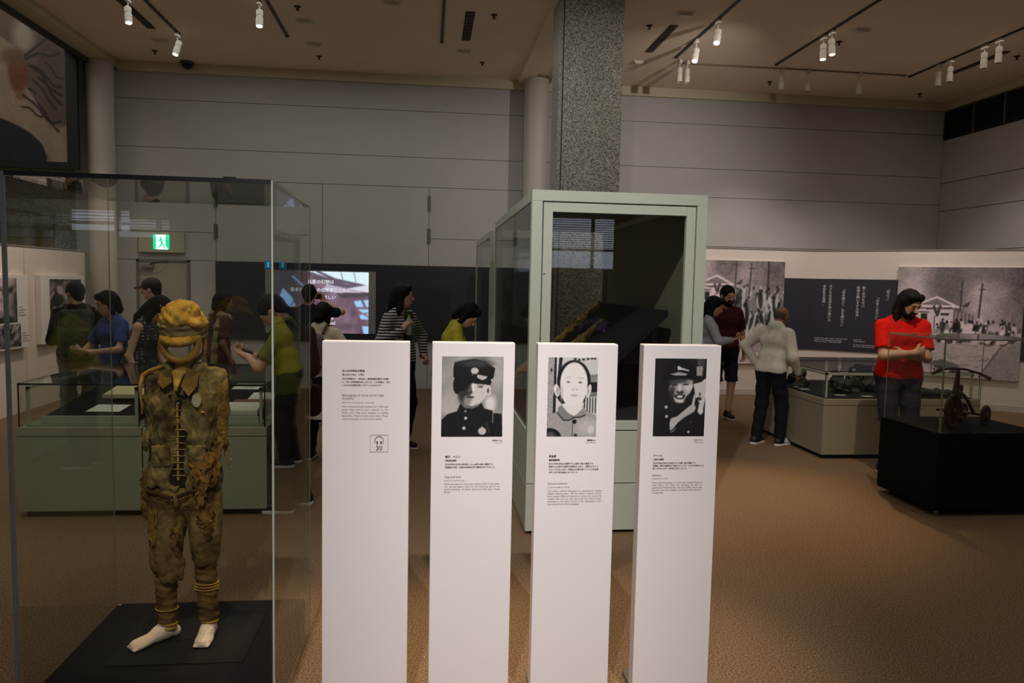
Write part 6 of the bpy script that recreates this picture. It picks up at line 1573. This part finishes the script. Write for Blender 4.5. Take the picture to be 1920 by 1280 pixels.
# man in a cap
J = person('man in a black cap with an orange underbrim near the door', (-3.22, 9.3, 0), 88, 1.69, 2, head=(0, 6, 0), top=('shirt', blk), bottom=('trousers', grey))
hp, s, HR = J['hp'], J['s'], J['HR']
F = Field(0.007); F.u(ell(hp(0, -0.012, 0.055), V3(0.092, 0.112, 0.085)*s, HR), 0); F.cut(lambda P: -((P-hp(0, 0, 0.035)) @ HR)[..., 2]); c = F.mesh('cap', mat('cap_black', '15161b', 0.8), J['root'])
F = Field(0.006); F.u(ell(hp(0, 0.105, 0.040), V3(0.075, 0.085, 0.012)*s, HR), 0); F.cut(lambda P: -((P-hp(0, 0.06, 0)) @ HR)[..., 1]); F.mesh('cap_brim', mat('cap_black', '15161b', 0.8), c)
F = Field(0.006); F.u(ell(hp(0, 0.108, 0.030), V3(0.072, 0.082, 0.009)*s, HR), 0); F.cut(lambda P: -((P-hp(0, 0.065, 0)) @ HR)[..., 1]); F.mesh('underbrim', mat('orange_brim', 'e2481c', 0.7), c)
# woman in dotted sleeveless top bending over the table
J = person('long-haired woman in a dotted sleeveless top bending towards the table', (-2.66, 7.2, 0), -102, 1.60, 16, head=(10, 28, 0), arms=(((-0.20, 0.10, -0.50), (-0.3, -1, 0), (0.1, 0.3, -1), (1, 0.2, 0)), ((0.20, 0.02, -0.525), (0.3, -1, 0), (0, 0.1, -1), (-1, 0.2, 0))), skin='light', hair='long', top=('blouse', dots('dotted_black', '1b1e22', '9aa08c', 34, 0.26)), sleeve='none', bottom=('skirt', navy), hem=-0.10)
MB().torus(J['hp'](0.085, 0.0, 0.05), (1, 0, 0.2), 0.010, 0.004, 10, 6).build('hair_clip', mat('clip_blue', '7fa3b0', 0.4), J['root'], True, True)
# woman in maroon with a shawl
J = person('woman in a maroon patterned dress with a beige shawl', (-2.32, 8.6, 0), -55, 1.57, 4, head=(0, 6, 0), skin='brown', hair='bob', top=('blouse', mat('maroon_print', '5d2a26', 0.85, c2='3a1a18', scale=45)), sleeve='short', bottom=('skirt', mat('maroon_skirt', '54221f', 0.9, c2='331311', scale=40)), build=1.1)
tp, s, T = J['tp'], J['s'], J['T']
F = Field(0.009)
for k, pth in ((-1, ((-0.11, 0.06, 0.46), (-0.12, -0.04, 0.485), (-0.135, -0.085, 0.36), (-0.125, -0.105, 0.15), (-0.09, -0.115, -0.05), (-0.02, -0.12, -0.17))), (1, ((0.11, 0.06, 0.46), (0.12, -0.04, 0.485), (0.14, -0.085, 0.33), (0.145, -0.10, 0.10), (0.14, -0.10, -0.10), (0.06, -0.12, -0.18)))):
    for a, b in zip(pth[:-1], pth[1:]):
        F.u(rcone(tp(*a), tp(*b), 0.036*s, 0.040*s), 0.02)
F.dis(lambda P: wob(P, 45, 9, 0.008))
F.mesh('shawl', mat('beige_shawl', '9c8c66', 0.85, c2='73633f', scale=30), J['root'])
# young man with phone
J = person('man in a yellow-green shirt with a backpack looking down at his phone', (-0.98, 5.64, 0), 84, 1.66, 7, head=(0, 42, 0), arms=(((-0.07, 0.27, -0.20), (-1, -0.2, -0.8), (0.3, 0.9, 0.35), (0, -0.3, 1)), ((0.08, 0.27, -0.21), (1, -0.2, -0.8), (-0.3, 0.9, 0.35), (0, -0.3, 1))), hairm=M_hairb, hair='short', top=('shirt', fab('yellow_green_cotton', '666a33')), bottom=('trousers', brn), feet={-1: (-0.11, 0.06), 1: (0.11, -0.02)}, curl=0.9)
phone(J, 1); backpack(J, fab('backpack_maroon', '3b2320'), 0.13, 0.04, 0.20, 0.27, pocket=False)
local_box('waist_bag', fab('dark_red_bag', '30171a'), J, J['tp'](0.14, -0.10, -0.12), V3(0.08, 0.05, 0.12), 0.04)
# photographer in front of the screen
J = person('dark-clothed person raising a camera in front of the film screen', (-1.39, 9.0, 0), -6, 1.66, 0, head=(0, 5, 0), arms=(((-0.07, 0.25, 0.10), (-1, 0, -0.5), (0.5, 0.4, 0.8), (0.6, -0.6, 0)), ((0.13, 0.23, 0.11), (1, 0, -0.5), (-0.5, 0.4, 0.8), (-0.6, -0.6, 0))), skin='light', hair='short', top=('shirt', fab('navy_cotton', '141a2c')), bottom=('trousers', blk), curl=0.9)
local_box('camera', M_blackm, J, J['tp'](0.03, 0.26, 0.63), V3(0.06, 0.025, 0.04), 0.01)
# person in white tunic with grey backpack
J = person('person in a long white top with a grey backpack behind the panels', (-1.02, 7.2, 0), -18, 1.52, 4, head=(0, 22, 0), arms=(((-0.14, 0.26, -0.28), (-1, -0.3, -0.5), (0.6, 0.7, 0), (0, 0, -1)), ((0.20, 0.22, -0.30), (1, -0.6, -0.4), (-0.5, 0.8, 0), (0, 0, -1))), hair='bob', top=('tunic', fab('cream_tunic', 'cfc7b0')), sleeve='long', bottom=('trousers', fab('plum_trousers', '2e2230')))
backpack(J, fab('backpack_grey', '6f6a6c'), 0.12, 0.06, 0.19, 0.24, fab('strap_brown', '6b4530'), pocket=False)
tp = J['tp']
MB().tube([Vector(tp(-0.12, -0.08, 0.50)), Vector(tp(0.02, -0.15, 0.30)), Vector(tp(0.16, -0.08, 0.05)), Vector(tp(0.20, 0.0, -0.15))], 0.008, 6).build('shoulder_cord', fab('cord_dark', '3a332c'), J['root'], True, True)
# striped woman
st_m = stripes('striped_jersey', '141318', 'b9b5ac', 36, 'Z', 0.42)
J = person('long-haired woman in a striped top holding a bottle', (-0.28, 7.6, 0), -128, 1.70, 0, head=(40, 4, 0), arms=(((-0.26, 0.10, -0.42), (-1, -0.4, 0), (0.3, 0.8, -0.3), (0.5, 0, -0.5)), ((0.19, 0.20, -0.13), (0.8, -0.2, -1), (-0.2, 0.4, 0.85), (-0.8, 0.4, 0))), skin='light', hair='long', hairm=M_hairb, top=('blouse', st_m), sleeve='long', bottom=('trousers', blk), neck='v', curl=1.0)
w = J['wr'][1]+nrm(J['fd'][1])*0.06+nrm(J['pn'][1])*0.035
m = MB(); m.lathe([(0.028, -0.10), (0.030, -0.095), (0.030, 0.03), (0.026, 0.05), (0.014, 0.07)], Vector(w), n=16); b = m.build('bottle', mat('bottle_clear', '8fa39a', 0.15), J['root'], True, True)
MB().lathe([(0.016, 0.07), (0.016, 0.095)], Vector(w), n=14).build('bottle_cap', mat('cap_lime', '8fae3c', 0.4), b, True, True)
local_box('leaflet', mat('leaflet_green', '9db060', 0.6), J, w+V3(-0.02, 0.03, 0.07), V3(0.035, 0.004, 0.05), 0.002)
local_box('scarf', fab('dark_scarf', '2a302b'), J, J['tp'](0.0, 0.115, 0.33), V3(0.05, 0.025, 0.15), 0.02, J['T'], dis=0.006)
# woman in yellow
J = person('dark-haired person in a yellow shirt bowing over the tall case', (0.15, 7.0, 0), -88, 1.60, 16, head=(-6, 30, 0), arms=(((-0.14, 0.20, -0.38), (-1, -0.5, -0.5), (0.5, 0.6, -0.3), (0, 0, -1)), ((0.14, 0.20, -0.38), (1, -0.5, -0.5), (-0.5, 0.6, -0.3), (0, 0, -1))), skin='light', hair='bob', top=('blouse', fab('yellow_cotton', 'a39c2e')), bottom=('trousers', navy))
# right side visitors
J = person('bearded man in a maroon shirt in front of the sepia photograph', (3.84, 9.35, 0), 178, 1.76, 0, head=(14, 14, 0), skin='tan', beard=True, hairm=M_hair, top=('shirt', fab('maroon_cotton', '3f1418')), bottom=('shorts', navy), build=1.08, arms=(((-0.25, 0.06, -0.50), (-0.4, -1, 0), (0.1, 0.3, -1), (1, 0.2, 0)), None))
J = person('dark-haired woman with a phone half hidden by the tall case', (3.42, 8.85, 0), -108, 1.63, 2, head=(0, 20, 0), skin='tan', hair='long', top=('blouse', fab('pale_grey_top', '8d8f96')), sleeve='long', bottom=('trousers', blk), arms=(((-0.06, 0.27, -0.25), (-1, -0.2, -0.8), (0.2, 0.9, 0.3), (0, -0.3, 1)), ((0.08, 0.28, -0.24), (1, -0.2, -0.8), (-0.2, 0.9, 0.3), (0, -0.3, 1))), curl=0.9)
phone(J, 1, mat('phone_dark', '1c1c22', 0.3))
J = person('balding old man in a white jacket beside the right table', (3.76, 7.80, 0), -62, 1.56, 9, head=(0, 22, 0), skin='brown', hair='bald', top=('jacket', fab('white_nylon', 'cbc8b8')), sleeve='long', bottom=('trousers', navy), hem=-0.06, build=1.08, shoes=mat('sneaker_black', '17171b', 0.6), arms=(((-0.26, -0.02, -0.40), (-1, -0.4, 0.1), (0.4, 0.6, -0.6), (0.8, 0, -0.4)), ((0.24, 0.12, -0.48), (0.5, -1, 0), (0, 0.3, -1), (-1, 0.2, 0))), feet={-1: (-0.10, -0.08), 1: (0.11, 0.10)})
hp, s = J['hp'], J['s']
m = MB(); m.torus(hp(0.031, 0.108, 0.004), J['HR'] @ V3(0, 1, 0), 0.019, 0.0018, 18, 5); m.torus(hp(-0.031, 0.108, 0.004), J['HR'] @ V3(0, 1, 0), 0.019, 0.0018, 18, 5); m.tube([Vector(hp(0.05, 0.105, 0.006)), Vector(hp(0.078, 0.03, 0.006)), Vector(hp(0.078, -0.02, 0.0))], 0.002, 5); m.tube([Vector(hp(-0.05, 0.105, 0.006)), Vector(hp(-0.078, 0.03, 0.006)), Vector(hp(-0.078, -0.02, 0.0))], 0.002, 5); m.tube([Vector(hp(-0.012, 0.11, 0.006)), Vector(hp(0.012, 0.11, 0.006))], 0.002, 5)
m.build('spectacles', M_steel, J['root'], True, True)
a = J['ank'][1]
for k in range(3):
    y0 = a[1]+0.035+k*0.026
    MB().prism([(a[0]+0.046, y0, 0.035), (a[0]+0.046, y0+0.012, 0.035), (a[0]+0.030, y0-0.004, 0.082), (a[0]+0.030, y0-0.016, 0.082)], (0.005, 0, 0)).build('shoe_stripe', M_inkw, J['root'], local=True)
J = person('long-haired bearded man in a red shirt with folded arms', (4.40, 6.52, 0), 172, 1.76, 2, head=(16, 24, 0), skin='light', hair='long', hairm=M_hairb, beard=True, top=('shirt', fab('red_cotton', 'e01c12')), bottom=('shorts', grey), build=1.14, hem=-0.10, arms=(((0.045, 0.165, -0.275), (-1, -0.1, -0.9), (1, -0.25, 0.10), (0, -1, 0)), ((-0.02, 0.215, -0.245), (1, -0.1, -0.9), (-1, -0.30, 0.20), (0, -1, 0))), curl=0.7)
bpy.data.objects.remove(_to)
